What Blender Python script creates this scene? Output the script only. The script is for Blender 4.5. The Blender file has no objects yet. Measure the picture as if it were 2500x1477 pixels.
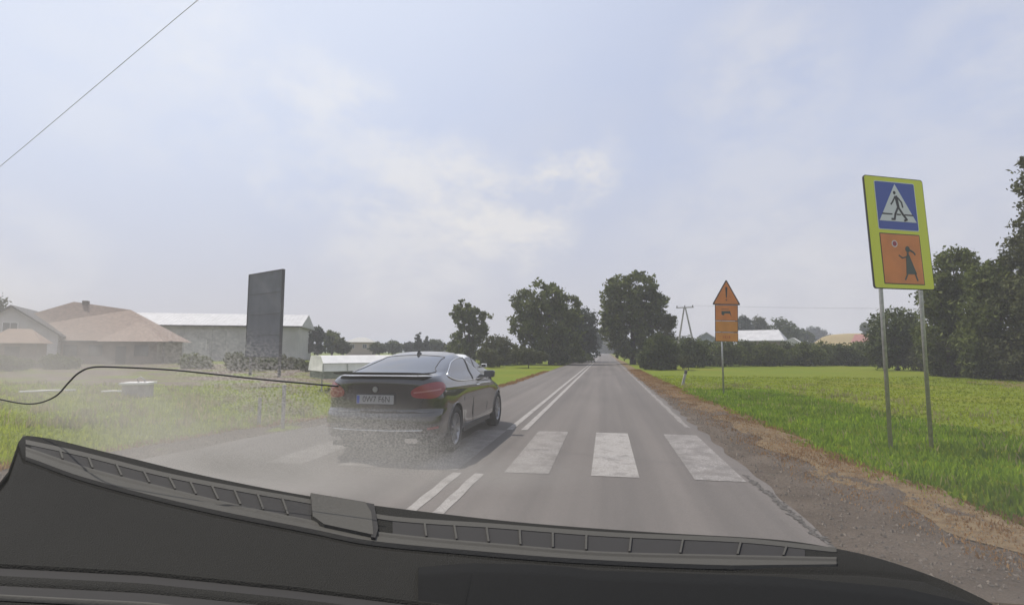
import bpy, bmesh, math, random
import numpy as np
from mathutils import Vector, Matrix
from mathutils.bvhtree import BVHTree
from mathutils.geometry import tessellate_polygon
R = math.radians
SC = bpy.context.scene
COL = SC.collection

# ------------------------------------------------------------------ camera
F, CH = 1300.0, 1.5
YAW, PITCH = R(9.95), R(5.2)
cam_d = bpy.data.cameras.new('camera')
cam = bpy.data.objects.new('camera', cam_d); COL.objects.link(cam)
cam.location = (0, 0, CH); cam.rotation_euler = (R(90) + PITCH, 0, YAW)
cam_d.sensor_width = 36; cam_d.lens = 36 * F / 2500
cam_d.clip_start = 0.02; cam_d.clip_end = 6000
SC.camera = cam
CM = (Matrix.Rotation(YAW, 3, 'Z') @ Matrix.Rotation(R(90) + PITCH, 3, 'X'))
EYE = Vector((0, 0, CH))
def ray(px, py):
    return CM @ Vector(((px - 1250) / F, -(py - 738.5) / F, -1))
def zat(px, py, base):
    '''height at which a picture ray passes over a ground point'''
    d = ray(px, py); return CH + d.z / math.hypot(d.x, d.y) * math.hypot(base.x, base.y)
def G(px, py, z=0.0):
    d = ray(px, py); t = (z - CH) / d.z
    return EYE + d * t
def P(px, py, dep):
    return EYE + ray(px, py) * dep

# ------------------------------------------------------------------ sky, sun, exposure
SUN_EL, SUN_AZ = R(60), R(-66)          # azimuth from +Y (the road), positive to the right
sun_dir = Vector((math.sin(SUN_AZ) * math.cos(SUN_EL), math.cos(SUN_AZ) * math.cos(SUN_EL), math.sin(SUN_EL)))
sl = bpy.data.lights.new('sun', 'SUN'); sl.energy = 4.5; sl.angle = R(0.6); sl.color = (1, .95, .87)
so = bpy.data.objects.new('sun', sl); COL.objects.link(so)
so.rotation_euler = sun_dir.to_track_quat('Z', 'Y').to_euler()
W = bpy.data.worlds.new('World'); SC.world = W; W.use_nodes = True
wn, wl = W.node_tree.nodes, W.node_tree.links
wn.clear()
def N(t, **k):
    n = wn.new(t)
    for a, b in k.items(): setattr(n, a, b)
    return n
wo = N('ShaderNodeOutputWorld'); wb = N('ShaderNodeBackground'); wl.new(wb.outputs[0], wo.inputs[0])
sky = N('ShaderNodeTexSky', sky_type='NISHITA'); sky.sun_disc = False
sky.sun_elevation = SUN_EL; sky.sun_rotation = SUN_AZ
sky.air_density = 1.0; sky.dust_density = 2.2; sky.ozone_density = 1.6
wb.inputs['Strength'].default_value = 0.1
tc = N('ShaderNodeTexCoord')
def wmix(a, b, fac):
    m = N('ShaderNodeMix', data_type='RGBA')
    for s, v in ((m.inputs[6], a), (m.inputs[7], b)):
        if isinstance(v, tuple): s.default_value = (*v, 1)
        else: wl.new(v, s)
    if isinstance(fac, float): m.inputs[0].default_value = fac
    else: wl.new(fac, m.inputs[0])
    return m.outputs[2]
def wmath(op, a, b=None, c=None):
    m = N('ShaderNodeMath', operation=op)
    for i, v in enumerate((a, b, c)):
        if v is None: continue
        if isinstance(v, (int, float)): m.inputs[i].default_value = v
        else: wl.new(v, m.inputs[i])
    return m.outputs[0]
# thin veil of high haze over the blue: colours in the sky's own physical units
veil = (6.3, 6.95, 8.9)
col = wmix(sky.outputs[0], veil, 0.80)
sep = N('ShaderNodeSeparateXYZ'); wl.new(tc.outputs['Generated'], sep.inputs[0])
hz = N('ShaderNodeMapRange'); wl.new(sep.outputs['Z'], hz.inputs[0])
hz.inputs[1].default_value = 0.34; hz.inputs[2].default_value = -0.02; hz.inputs[3].default_value = 0; hz.inputs[4].default_value = .9
col = wmix(col, (6.5, 6.2, 6.3), hz.outputs[0])
# warped directions for the clouds
nz = N('ShaderNodeTexNoise'); nz.inputs['Scale'].default_value = 5; nz.inputs['Detail'].default_value = 7; nz.inputs['Roughness'].default_value = .6
wl.new(tc.outputs['Generated'], nz.inputs['Vector'])
vm = N('ShaderNodeVectorMath', operation='MULTIPLY_ADD'); wl.new(nz.outputs['Color'], vm.inputs[0])
vm.inputs[1].default_value = (.16, .16, .16); 
va = N('ShaderNodeVectorMath', operation='SUBTRACT'); wl.new(tc.outputs['Generated'], va.inputs[0]); va.inputs[1].default_value = (.08, .08, .08)
wl.new(va.outputs[0], vm.inputs[2])
cloud = None
for px, py, rad, amp in ((700, 190, 4.5, .8), (780, 250, 4.2, .9), (870, 280, 4.0, .9), (920, 350, 3.2, .7), (720, 420, 4, .5), (840, 430, 4, .6), (900, 400, 6, .4), (980, 460, 5.5, .8), (1080, 470, 5, .8), (1180, 520, 5.5, .85), (1270, 540, 5, .8),
                         (1340, 450, 3.0, .95), (1440, 425, 2.6, .9), (900, 590, 5, .5), (1500, 372, 2.2, .35), (1050, 600, 6, .5), (1880, 200, 6, .35), (2480, 130, 5, .35),
                         (2300, 420, 9, .25), (60, 650, 5, .35), (460, 20, 5, .9), (380, 120, 9, .45), (1900, 600, 12, .3), (2450, 300, 6, .25)):
    d = ray(px, py).normalized()
    dp = N('ShaderNodeVectorMath', operation='DOT_PRODUCT'); wl.new(vm.outputs[0], dp.inputs[0]); dp.inputs[1].default_value = d
    nrm = N('ShaderNodeVectorMath', operation='LENGTH'); wl.new(vm.outputs[0], nrm.inputs[0])
    q = wmath('DIVIDE', dp.outputs['Value'], nrm.outputs['Value'])
    mr = N('ShaderNodeMapRange', interpolation_type='SMOOTHSTEP'); wl.new(q, mr.inputs[0])
    mr.inputs[1].default_value = math.cos(R(rad * 1.5)); mr.inputs[2].default_value = math.cos(R(rad * .1)); mr.inputs[4].default_value = amp
    cloud = mr.outputs[0] if cloud is None else wmath('MAXIMUM', cloud, mr.outputs[0])
n2 = N('ShaderNodeTexNoise'); n2.inputs['Scale'].default_value = 8; n2.inputs['Detail'].default_value = 8; n2.inputs['Roughness'].default_value = .62
mp = N('ShaderNodeMapping'); wl.new(tc.outputs['Generated'], mp.inputs[0]); mp.inputs['Scale'].default_value = (1, 1, 1.7); wl.new(mp.outputs[0], n2.inputs['Vector'])
tex = N('ShaderNodeMapRange'); wl.new(n2.outputs[0], tex.inputs[0]); tex.inputs[1].default_value = .38; tex.inputs[2].default_value = .6; tex.inputs[3].default_value = .12
cl = wmath('MULTIPLY', cloud, tex.outputs[0])
n3 = N('ShaderNodeTexNoise'); n3.inputs['Scale'].default_value = 2.2; n3.inputs['Detail'].default_value = 6; wl.new(mp.outputs[0], n3.inputs['Vector'])
t3 = N('ShaderNodeMapRange'); wl.new(n3.outputs[0], t3.inputs[0]); t3.inputs[1].default_value = .45; t3.inputs[2].default_value = .75; t3.inputs[4].default_value = .3
col = wmix(col, (7.6, 7.5, 7.6), t3.outputs[0])
col = wmix(col, (8.5, 8.35, 8.3), cl)
# the sky brightens towards the sun
dps = N('ShaderNodeVectorMath', operation='DOT_PRODUCT'); wl.new(tc.outputs['Generated'], dps.inputs[0]); dps.inputs[1].default_value = sun_dir
gl = N('ShaderNodeMapRange', interpolation_type='SMOOTHSTEP'); wl.new(dps.outputs['Value'], gl.inputs[0]); gl.inputs[1].default_value = .45; gl.inputs[2].default_value = 1.0; gl.inputs[4].default_value = 1.0
col = wmix(col, (8.0, 8.7, 10.2), gl.outputs[0])
wl.new(col, wb.inputs[0])
SC.view_settings.view_transform = 'Standard'; SC.view_settings.look = 'None'
SC.view_settings.exposure = -0.05; SC.view_settings.gamma = 1; SC.view_settings.use_curve_mapping = False
SC.cycles.max_bounces = 6; SC.cycles.transparent_max_bounces = 12

# ------------------------------------------------------------------ materials
def _m(name):
    m = bpy.data.materials.new(name); m.use_nodes = True
    nt = m.node_tree; b = nt.nodes['Principled BSDF']
    return m, nt, b
def mat(name, c, rough=.6, metal=0, var=0.0, scale=8.0, bump=0.0, bscale=60.0, coat=0, spec=.5, c2=None, detail=5):
    m, nt, b = _m(name)
    b.inputs['Roughness'].default_value = rough; b.inputs['Metallic'].default_value = metal
    b.inputs['Coat Weight'].default_value = coat; b.inputs['Specular IOR Level'].default_value = spec
    b.inputs['Base Color'].default_value = (*c, 1)
    if var or c2:
        t = nt.nodes.new('ShaderNodeTexCoord'); n = nt.nodes.new('ShaderNodeTexNoise'); n.inputs['Scale'].default_value = scale; n.inputs['Detail'].default_value = detail
        nt.links.new(t.outputs['Object'], n.inputs[0])
        r = nt.nodes.new('ShaderNodeValToRGB'); nt.links.new(n.outputs[0], r.inputs[0])
        a = tuple(x * (1 - var) for x in c); z = c2 or tuple(min(1, x * (1 + var)) for x in c)
        r.color_ramp.elements[0].position = .35; r.color_ramp.elements[1].position = .65
        r.color_ramp.elements[0].color = (*a, 1); r.color_ramp.elements[1].color = (*z, 1)
        nt.links.new(r.outputs[0], b.inputs['Base Color'])
    if bump:
        t = nt.nodes.new('ShaderNodeTexCoord'); n = nt.nodes.new('ShaderNodeTexNoise'); n.inputs['Scale'].default_value = bscale; n.inputs['Detail'].default_value = 4
        nt.links.new(t.outputs['Object'], n.inputs[0])
        bp = nt.nodes.new('ShaderNodeBump'); bp.inputs['Strength'].default_value = bump; bp.inputs['Distance'].default_value = .02
        nt.links.new(n.outputs[0], bp.inputs['Height']); nt.links.new(bp.outputs[0], b.inputs['Normal'])
    return m
def ramp(nt, src, stops):
    r = nt.nodes.new('ShaderNodeValToRGB'); nt.links.new(src, r.inputs[0])
    e = r.color_ramp.elements
    while len(e) < len(stops): e.new(.5)
    for i, (p, c) in enumerate(stops):
        e[i].position = p; e[i].color = (*c, 1) if isinstance(c, tuple) else (c, c, c, 1)
    return r.outputs[0]
def noise(nt, scale, detail=5, rough=.55, sc=None, coord='Object'):
    t = nt.nodes.new('ShaderNodeTexCoord'); n = nt.nodes.new('ShaderNodeTexNoise')
    n.inputs['Scale'].default_value = scale; n.inputs['Detail'].default_value = detail; n.inputs['Roughness'].default_value = rough
    if sc:
        mpn = nt.nodes.new('ShaderNodeMapping'); mpn.inputs['Scale'].default_value = sc
        nt.links.new(t.outputs[coord], mpn.inputs[0]); nt.links.new(mpn.outputs[0], n.inputs[0])
    else: nt.links.new(t.outputs[coord], n.inputs[0])
    return n.outputs[0]
def mixc(nt, fac, a, b, mode='MIX'):
    m = nt.nodes.new('ShaderNodeMix'); m.data_type = 'RGBA'; m.blend_type = mode
    if isinstance(fac, float): m.inputs[0].default_value = fac
    else: nt.links.new(fac, m.inputs[0])
    for s, v in ((m.inputs[6], a), (m.inputs[7], b)):
        if isinstance(v, tuple): s.default_value = (*v, 1)
        else: nt.links.new(v, s)
    return m.outputs[2]
def bumpn(nt, b, h, strength=.5, dist=.01):
    bp = nt.nodes.new('ShaderNodeBump'); bp.inputs['Strength'].default_value = strength; bp.inputs['Distance'].default_value = dist
    nt.links.new(h, bp.inputs['Height']); nt.links.new(bp.outputs[0], b.inputs['Normal'])

def asphalt_col(nt):
    big = ramp(nt, noise(nt, .5, 4, .5, (1, .25, 1)), [(.35, (.092, .079, .070)), (.65, (.118, .102, .091))])
    fine = ramp(nt, noise(nt, 90, 3, .7), [(.3, .72), (.7, 1.25)])
    c = mixc(nt, 1.0, big, fine, 'MULTIPLY')
    # tyre tracks polished along the lanes
    st = ramp(nt, noise(nt, 1.0, 3, .5, (2.2, .03, 1)), [(.38, .80), (.62, 1.10)])
    return mixc(nt, 1.0, c, st, 'MULTIPLY')
m_asphalt, nt, b = _m('asphalt'); c = asphalt_col(nt)
nt.links.new(c, b.inputs['Base Color']); b.inputs['Roughness'].default_value = .8; bumpn(nt, b, noise(nt, 140, 2), .5, .006)
def paint_mat(name, keep, lo, c=(.29, .27, .25)):
    """thermoplastic worn through to the asphalt in specks and bigger bald spots"""
    m, nt, b = _m(name)
    a = asphalt_col(nt)
    f1 = ramp(nt, noise(nt, 55, 5, .8), [(lo, keep), (lo + .05, keep * .3)])
    f2 = ramp(nt, noise(nt, 3.2, 5, .65), [(lo - .02, 1.0), (lo + .16, .35)])
    nt.links.new(mixc(nt, mixc(nt, 1.0, f1, f2, 'MULTIPLY'), a, c), b.inputs['Base Color']); b.inputs['Roughness'].default_value = .75
    bumpn(nt, b, noise(nt, 140, 2), .4, .005)
    return m
m_paint = paint_mat('road_paint', .95, .52)
m_paint_worn = paint_mat('worn_road_paint', .8, .46)
m_paint_bald = paint_mat('crumbling_road_paint', .95, .43, (.34, .32, .30))

m_grass, nt, b = _m('grass_ground')
g1 = ramp(nt, noise(nt, .12, 4, .5), [(.25, (.095, .135, .008)), (.55, (.125, .15, .010)), (.8, (.165, .135, .02))])
g2 = ramp(nt, noise(nt, 14, 6, .7), [(.3, .82), (.7, 1.15)])
nt.links.new(mixc(nt, 1.0, g1, g2, 'MULTIPLY'), b.inputs['Base Color']); b.inputs['Roughness'].default_value = .95; b.inputs['Specular IOR Level'].default_value = .1
bumpn(nt, b, noise(nt, 25, 5, .7), .35, .03)
m_gravel, nt, b = _m('gravel_dirt')
g1 = ramp(nt, noise(nt, 1.6, 6, .6), [(.3, (.078, .060, .045)), (.5, (.108, .084, .064)), (.7, (.145, .116, .091))])
g2 = ramp(nt, noise(nt, 60, 4, .8), [(.3, .6), (.5, 1.0), (.72, 1.5)])
nt.links.new(mixc(nt, 1.0, g1, g2, 'MULTIPLY'), b.inputs['Base Color']); b.inputs['Roughness'].default_value = .95; b.inputs['Specular IOR Level'].default_value = .15
bumpn(nt, b, noise(nt, 45, 5, .75), 1.0, .03)
m_soil = mat('bare_soil', (.13, .10, .08), .95, var=.3, scale=1.2, bump=.8, bscale=12, spec=.1)
m_tar = mat('crack_shadow', (.07, .065, .06), .95, spec=.1)
m_crack = mat('broken_asphalt', (.085, .078, .072), .95, var=.5, scale=25, bump=1, bscale=50, spec=.1)

def leaf_mat(name, dark, light, trans=.35):
    m, nt, b = _m(name)
    gi = nt.nodes.new('ShaderNodeNewGeometry')
    c = ramp(nt, gi.outputs['Random Per Island'], [(0, dark), (1, light)])
    big = ramp(nt, noise(nt, .6, 3), [(.35, .75), (.65, 1.2)])
    c = mixc(nt, 1.0, c, big, 'MULTIPLY')
    nt.links.new(c, b.inputs['Base Color']); b.inputs['Roughness'].default_value = .7; b.inputs['Specular IOR Level'].default_value = .2
    tr = nt.nodes.new('ShaderNodeBsdfTranslucent'); nt.links.new(c, tr.inputs[0])
    mx = nt.nodes.new('ShaderNodeMixShader'); mx.inputs[0].default_value = trans
    nt.links.new(b.outputs[0], mx.inputs[1]); nt.links.new(tr.outputs[0], mx.inputs[2])
    nt.links.new(mx.outputs[0], nt.nodes['Material Output'].inputs[0])
    return m
LEAF = [leaf_mat('leaves_mid', (.05, .07, .016), (.15, .17, .042)), leaf_mat('leaves_dark', (.034, .052, .017), (.11, .13, .036)),
        leaf_mat('leaves_olive', (.05, .06, .02), (.1, .105, .035)), leaf_mat('leaves_blue', (.032, .045, .026), (.06, .075, .038))]
m_bark = mat('bark', (.075, .06, .048), .9, var=.4, scale=6, bump=1, bscale=20)
m_blade = leaf_mat('grass_blade', (.19, .24, .008), (.34, .38, .025), .65)
m_blade_deep = leaf_mat('deep_green_blade', (.12, .21, .008), (.26, .36, .02), .65)
m_dry = leaf_mat('dry_blade', (.24, .125, .05), (.38, .23, .10), .45)
m_weed = leaf_mat('tall_weed', (.22, .22, .08), (.40, .34, .15), .5)

# ------------------------------------------------------------------ object helpers
def tag(o, label=None, cat=None, group=None, kind=None):
    if label: o['label'] = label
    if cat: o['category'] = cat
    if group: o['group'] = group
    if kind: o['kind'] = kind
    return o
def empty(name, loc, label, cat, rz=0.0, group=None):
    o = bpy.data.objects.new(name, None); COL.objects.link(o); o.location = loc; o.rotation_euler = (0, 0, rz)
    o.empty_display_size = .3
    return tag(o, label, cat, group)
def link(name, me, m=None, parent=None, smooth=False):
    if m is not None:
        for q in (m if isinstance(m, (list, tuple)) else [m]): me.materials.append(q)
    o = bpy.data.objects.new(name, me); COL.objects.link(o)
    if parent is not None: o.parent = parent
    if smooth: me.polygons.foreach_set('use_smooth', [True] * len(me.polygons))
    return o
def mesh(name, v, f, m=None, parent=None, smooth=False):
    me = bpy.data.meshes.new(name); me.from_pydata([tuple(q) for q in v], [], f); me.update()
    return link(name, me, m, parent, smooth)
def np_mesh(name, v, nper, m, parent=None, mats=None):
    """v: (k*nper,3) array, faces of nper consecutive vertices"""
    v = np.ascontiguousarray(v, dtype=np.float32); n = len(v); k = n // nper
    me = bpy.data.meshes.new(name)
    me.vertices.add(n); me.vertices.foreach_set('co', v.ravel())
    me.loops.add(n); me.loops.foreach_set('vertex_index', np.arange(n, dtype=np.int32))
    me.polygons.add(k); me.polygons.foreach_set('loop_start', np.arange(0, n, nper, dtype=np.int32))
    me.update(calc_edges=True)
    for q in (m if isinstance(m, (list, tuple)) else [m]): me.materials.append(q)
    if mats is not None: me.polygons.foreach_set('material_index', mats.astype(np.int32))
    o = bpy.data.objects.new(name, me); COL.objects.link(o)
    if parent is not None: o.parent = parent
    return o
class MB:
    def __init__(s): s.v, s.f = [], []
    def add(s, v, f):
        k = len(s.v); s.v += [tuple(q) for q in v]; s.f += [tuple(i + k for i in g) for g in f]; return s
    def box(s, x0, x1, y0, y1, z0, z1, M=None):
        v = [Vector((x, y, z)) for z in (z0, z1) for y in (y0, y1) for x in (x0, x1)]
        if M: v = [M @ q for q in v]
        return s.add(v, [(0, 2, 3, 1), (4, 5, 7, 6), (0, 1, 5, 4), (2, 6, 7, 3), (0, 4, 6, 2), (1, 3, 7, 5)])
    def tube(s, pts, r, n=8, cap=True, close=False):
        pts = [Vector(p) for p in pts]; rs = r if isinstance(r, (list, tuple)) else [r] * len(pts)
        v, f = [], []; L = len(pts)
        for i, p in enumerate(pts):
            a = pts[(i - 1) % L] if (i or close) else p; c = pts[(i + 1) % L] if (i < L - 1 or close) else p
            d = (c - a).normalized() if (c - a).length > 1e-9 else Vector((0, 0, 1))
            u = d.cross(Vector((0, 0, 1)))
            if u.length < .05: u = d.cross(Vector((0, 1, 0)))
            u.normalize(); w = d.cross(u)
            for k in range(n):
                t = 2 * math.pi * k / n; v.append(p + (u * math.cos(t) + w * math.sin(t)) * rs[i])
        for i in range(L if close else L - 1):
            j = (i + 1) % L
            for k in range(n):
                k2 = (k + 1) % n; f.append((i * n + k, i * n + k2, j * n + k2, j * n + k))
        if cap and not close: f += [tuple(range(n - 1, -1, -1)), tuple((L - 1) * n + k for k in range(n))]
        return s.add(v, f)
    def prism(s, poly, y0, y1, M=None):
        """poly in (x,z), extruded along y"""
        n = len(poly); v = [Vector((x, y, z)) for y in (y0, y1) for x, z in poly]
        if M: v = [M @ q for q in v]
        tris = tessellate_polygon([[Vector((x, z, 0)) for x, z in poly]])
        f = [tuple(t) for t in tris] + [tuple(i + n for i in reversed(t)) for t in tris]
        f += [(i, (i + 1) % n, (i + 1) % n + n, i + n) for i in range(n)]
        return s.add(v, f)
    def out(s, name, m=None, parent=None, smooth=False, bevel=0):
        me = bpy.data.meshes.new(name); me.from_pydata(s.v, [], s.f); me.update()
        bm = bmesh.new(); bm.from_mesh(me); bmesh.ops.recalc_face_normals(bm, faces=bm.faces)
        if bevel: bmesh.ops.bevel(bm, geom=bm.edges[:], offset=bevel, segments=2, affect='EDGES', profile=.6)
        bm.to_mesh(me); bm.free()
        return link(name, me, m, parent, smooth)
def rrect(x0, x1, z0, z1, r, n=5):
    o = []
    for cx, cz, a in ((x1 - r, z0 + r, -90), (x1 - r, z1 - r, 0), (x0 + r, z1 - r, 90), (x0 + r, z0 + r, 180)):
        for k in range(n + 1):
            t = R(a + 90 * k / n); o.append((cx + r * math.cos(t), cz + r * math.sin(t)))
    return o

rng = np.random.default_rng(7); random.seed(7)
def vnoise(x, y, s=1.0):
    return (np.sin(x * 1.7 * s + 1.3) * np.cos(y * 1.3 * s + .4) + .5 * np.sin(x * 4.1 * s + y * 2.7 * s) + .3 * np.cos(x * 7.3 * s - y * 6.1 * s)) / 1.8

m_haze = bpy.data.materials.new('thin_air_haze'); m_haze.use_nodes = True
m_haze.node_tree.nodes.remove(m_haze.node_tree.nodes['Principled BSDF'])
hv_ = m_haze.node_tree.nodes.new('ShaderNodeVolumePrincipled'); hv_.inputs['Color'].default_value = (.93, .95, 1, 1); hv_.inputs['Density'].default_value = .0010
m_haze.node_tree.links.new(hv_.outputs[0], m_haze.node_tree.nodes['Material Output'].inputs['Volume'])
tag(MB().box(-1400, 1400, -80, 2700, -3, 24).out('haze', m_haze), 'thin summer haze hanging over the road and fields', 'haze', kind='stuff')

# ------------------------------------------------------------------ ground, road, shoulders
def right_edge(y): return 1.74 + .05 * vnoise(y * 1.1, 0.3, 1) + .03 * math.sin(y * 5.1)
def left_edge(y):
    k = np.interp(y, [-3, 5, 9, 12, 16, 24, 200], [-6.8, -6.6, -6.0, -5.3, -4.5, -4.1, -4.1])
    return float(k) + .05 * vnoise(y * 1.3, 2.0)
def right_grass(y): return float(np.interp(y, [-3, 3, 5, 8, 12, 20, 30, 60, 400], [4.3, 3.85, 3.35, 2.95, 2.95, 2.6, 2.4, 2.15, 2.1])) + .10 * vnoise(y * 1.4, 5)
def left_grass(y): return left_edge(y) - float(np.interp(y, [-3, 9, 14, 24], [1.2, 1.0, .6, .2])) + .1 * vnoise(y * 1.8, 9)
def ground_z(x, y):
    """soft unevenness away from the road"""
    x = np.asarray(x, float); y = np.asarray(y, float)
    off = np.clip(np.maximum(x - 2.2, -4.6 - x) / 2.0, 0, 1) * np.clip(y / 4, 0, 1)
    far = np.clip((y - 60) / 100, 0, 1)
    return -.03 + off * (.05 * vnoise(x * .9, y * .7) + .02 * vnoise(x * 3, y * 3)) * (1 - far)
xs = np.unique(np.concatenate([np.linspace(-900, -60, 20), np.linspace(-60, -12, 40), np.linspace(-12, 14, 120), np.linspace(14, 60, 60), np.linspace(60, 900, 20)]))
ys = np.unique(np.concatenate([np.linspace(-60, -4, 8), np.linspace(-4, 30, 130), np.linspace(30, 100, 70), np.linspace(100, 2500, 40)]))
X, Y = np.meshgrid(xs, ys); Z = ground_z(X, Y)
v = np.stack([X.ravel(), Y.ravel(), Z.ravel()], 1); nx = len(xs)
f = [(j * nx + i, j * nx + i + 1, (j + 1) * nx + i + 1, (j + 1) * nx + i) for j in range(len(ys) - 1) for i in range(nx - 1)]
tag(mesh('ground', v, f, m_grass, smooth=True), 'flat meadow ground covered in green and drying grass', kind='structure')
def strip(name, yy, fa, fb, z, m, label, nx=6, kind='structure'):
    v, f = [], []
    for j, y in enumerate(yy):
        a, b_ = fa(y), fb(y)
        for i in range(nx + 1):
            x = a + (b_ - a) * i / nx
            v.append((x, y, z(x, y) if callable(z) else z))
    for j in range(len(yy) - 1):
        for i in range(nx): k = j * (nx + 1) + i; f.append((k, k + 1, k + nx + 2, k + nx + 1))
    return tag(mesh(name, v, f, m), label, kind=kind)
YR = list(np.linspace(-3, 40, 260)) + list(np.linspace(41, 600, 60))
strip('road_shoulder', YR, lambda y: right_edge(y) - .25, right_grass, lambda x, y: -.004 + .012 * float(vnoise(x * 6, y * 5)) * min(1, max(0, (x - 1.9) * 3)), m_gravel, 'gravelly dirt shoulder right of the asphalt', 10)
strip('road_verge', YR, left_grass, lambda y: left_edge(y) + .25, -.004, m_gravel, 'dusty gravel verge left of the asphalt', 6)
strip('road', YR, left_edge, right_edge, .006, m_asphalt, 'grey asphalt two lane country road running straight ahead', 6)
# double centre line, broken at the crossing
zy0, zy1 = G(1443, 1163).y, G(1457, 1057).y
XL = [G(1445, 900).x * 0 - 1.80, -1.53]
def flat(name, poly, z, m, label, nseg=1):
    v = [(x, y, z) for x, y in poly]
    return tag(mesh(name, v, [tuple(range(len(v)))], m), label, kind='structure')
for k, xc in enumerate((-1.83, -1.55)):
    for y0, y1 in ((2.2, zy0 - .12), (zy1 + .1, 330)):
        yy = list(np.linspace(y0, y1, 40 if y1 < 100 else 120))
        strip('centre_line', yy, lambda y: xc - .06 + .006 * math.sin(y * 9), lambda y: xc + .06 + .006 * math.sin(y * 7 + 1), .0105, m_paint if k else m_paint, 'white painted solid centre line, %s one of the pair, %s the crossing' % (('left', 'right')[k], 'before' if y1 < 100 else 'beyond'), 1)
strip('edge_line', list(np.linspace(zy1 + .9, 70, 120)), lambda y: 1.50 + .015 * math.sin(y * 4), lambda y: 1.60 + .02 * math.sin(y * 3.1), .0105, m_paint_worn, 'worn white edge line along the right side of the road', 1)
zx = [(G(1224, 1163).x, G(1338, 1163).x), (G(1443, 1163).x, G(1560, 1163).x), (G(1690, 1163).x, G(1800, 1157).x)]
per = zx[1][0] - zx[0][0]
zw = zx[0][1] - zx[0][0]
zn = ['leftmost visible beside the car shadow', 'middle of the right lane', 'rightmost, crumbling at the road edge']
for k in range(6):
    if k < 3: a, b_ = zx[k]
    else: a = zx[0][0] - per * (k - 2) - .1; b_ = a + zw
    lab = ('white zebra crossing stripe, ' + zn[k]) if k < 3 else ('faded zebra crossing stripe in the left lane, %s behind the black car' % ['nearest the centre line', 'second from the centre line', 'farthest from the centre line'][k - 3])
    v = [(a, zy0, .0105), (b_, zy0, .0105), (b_, zy1, .0105), (a, zy1, .0105)]
    tag(mesh('crossing_stripe', v, [(0, 1, 2, 3)], (m_paint_worn, m_paint, m_paint_bald)[min(k, 2)] if k < 3 else m_paint_worn), lab, kind='structure')
# crumbled edge of the asphalt: irregular dark strip
cr = [G(1815, 1160), G(1860, 1195), G(1925, 1250), G(1985, 1300), G(2040, 1345)]
cy = [p.y for p in cr][::-1]; cx = [p.x for p in cr][::-1]
strip('asphalt_crack', list(np.linspace(cy[0], cy[-1], 70)), lambda y: float(np.interp(y, cy, cx)) - .01 - .05 * random.random() ** 2, lambda y: float(np.interp(y, cy, cx)) + .01 + .07 * random.random() ** 2, .0112, m_crack, 'crumbled dark crack along the right asphalt edge', 1)
strip('bare_soil', list(np.linspace(20.5, 56, 60)), lambda y: -75 + 1.5 * math.sin(y), lambda y: -8.6 - (y - 20) * .27 + .5 * math.sin(y * 2), lambda x, y: float(ground_z(x, y)) + .012, m_soil, 'strip of bare brown earth in front of the farm buildings', 20)

strip('dry_fringe', YR[:290], lambda y: right_grass(y) - .45 + .12 * math.sin(y * 3.3), lambda y: right_grass(y) + .28 + .15 * math.sin(y * 2.1), lambda x, y: float(ground_z(x, y)) + .034, mat('dry_thatch', (.17, .115, .065), .95, var=.3, scale=9, bump=1, bscale=60, spec=.1, c2=(.19, .14, .08)), 'dried brown grass thatch between gravel and meadow', 4)
# dry brown corner of the meadow below the big trees
dc = [G(2230, 905), G(2330, 925), G(2500, 940)]
strip('dry_meadow', list(np.linspace(15, 31, 40)), lambda y: float(np.interp(y, [15, 20, 25, 31], [19.5, 17.5, 16.2, 17.5])) + .5 * math.sin(y * 1.7), lambda y: 46 + 0 * y, lambda x, y: float(ground_z(x, y)) + .012, mat('dry_turf', (.17, .12, .055), .95, var=.25, scale=1.5, bump=.5, bscale=20, spec=.1, c2=(.13, .13, .035)), 'dried brown meadow patch below the big trees at right', 20)
# pebbles
def pebbles(n, fx, y0, y1, name, label):
    t = np.array([[0, 0, 1], [1, 0, -.3], [-.5, .87, -.3], [-.5, -.87, -.3]]); tri = np.array([[0, 1, 2], [0, 2, 3], [0, 3, 1]])
    y = y0 + (y1 - y0) * rng.random(n) ** 1.6; u = rng.random(n); x = np.array([fx(a, b) for a, b in zip(u, y)])
    s = .005 + .018 * rng.random(n) ** 4 + .003 * y / 6; a = rng.random(n) * 6.28
    vv = t[tri].reshape(-1, 3)[None] * s[:, None, None] * np.array([1, 1, .7])
    c, d = np.cos(a)[:, None], np.sin(a)[:, None]
    o = np.stack([vv[:, :, 0] * c - vv[:, :, 1] * d + x[:, None], vv[:, :, 0] * d + vv[:, :, 1] * c + y[:, None], vv[:, :, 2] + .002], 2)
    tag(np_mesh(name, o.reshape(-1, 3), 3, mat(name + '_stone', (.13, .108, .086), .9, var=.5, scale=30)), label, 'gravel', kind='stuff')
pebbles(6000, lambda u, y: right_edge(y) + .05 + (right_grass(y) - right_edge(y)) * u, 2.5, 18, 'gravel', 'loose pebbles scattered over the right shoulder')
pebbles(3500, lambda u, y: left_edge(y) - (left_edge(y) - left_grass(y)) * u, 4, 16, 'loose_gravel', 'loose pebbles on the left verge')

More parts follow.
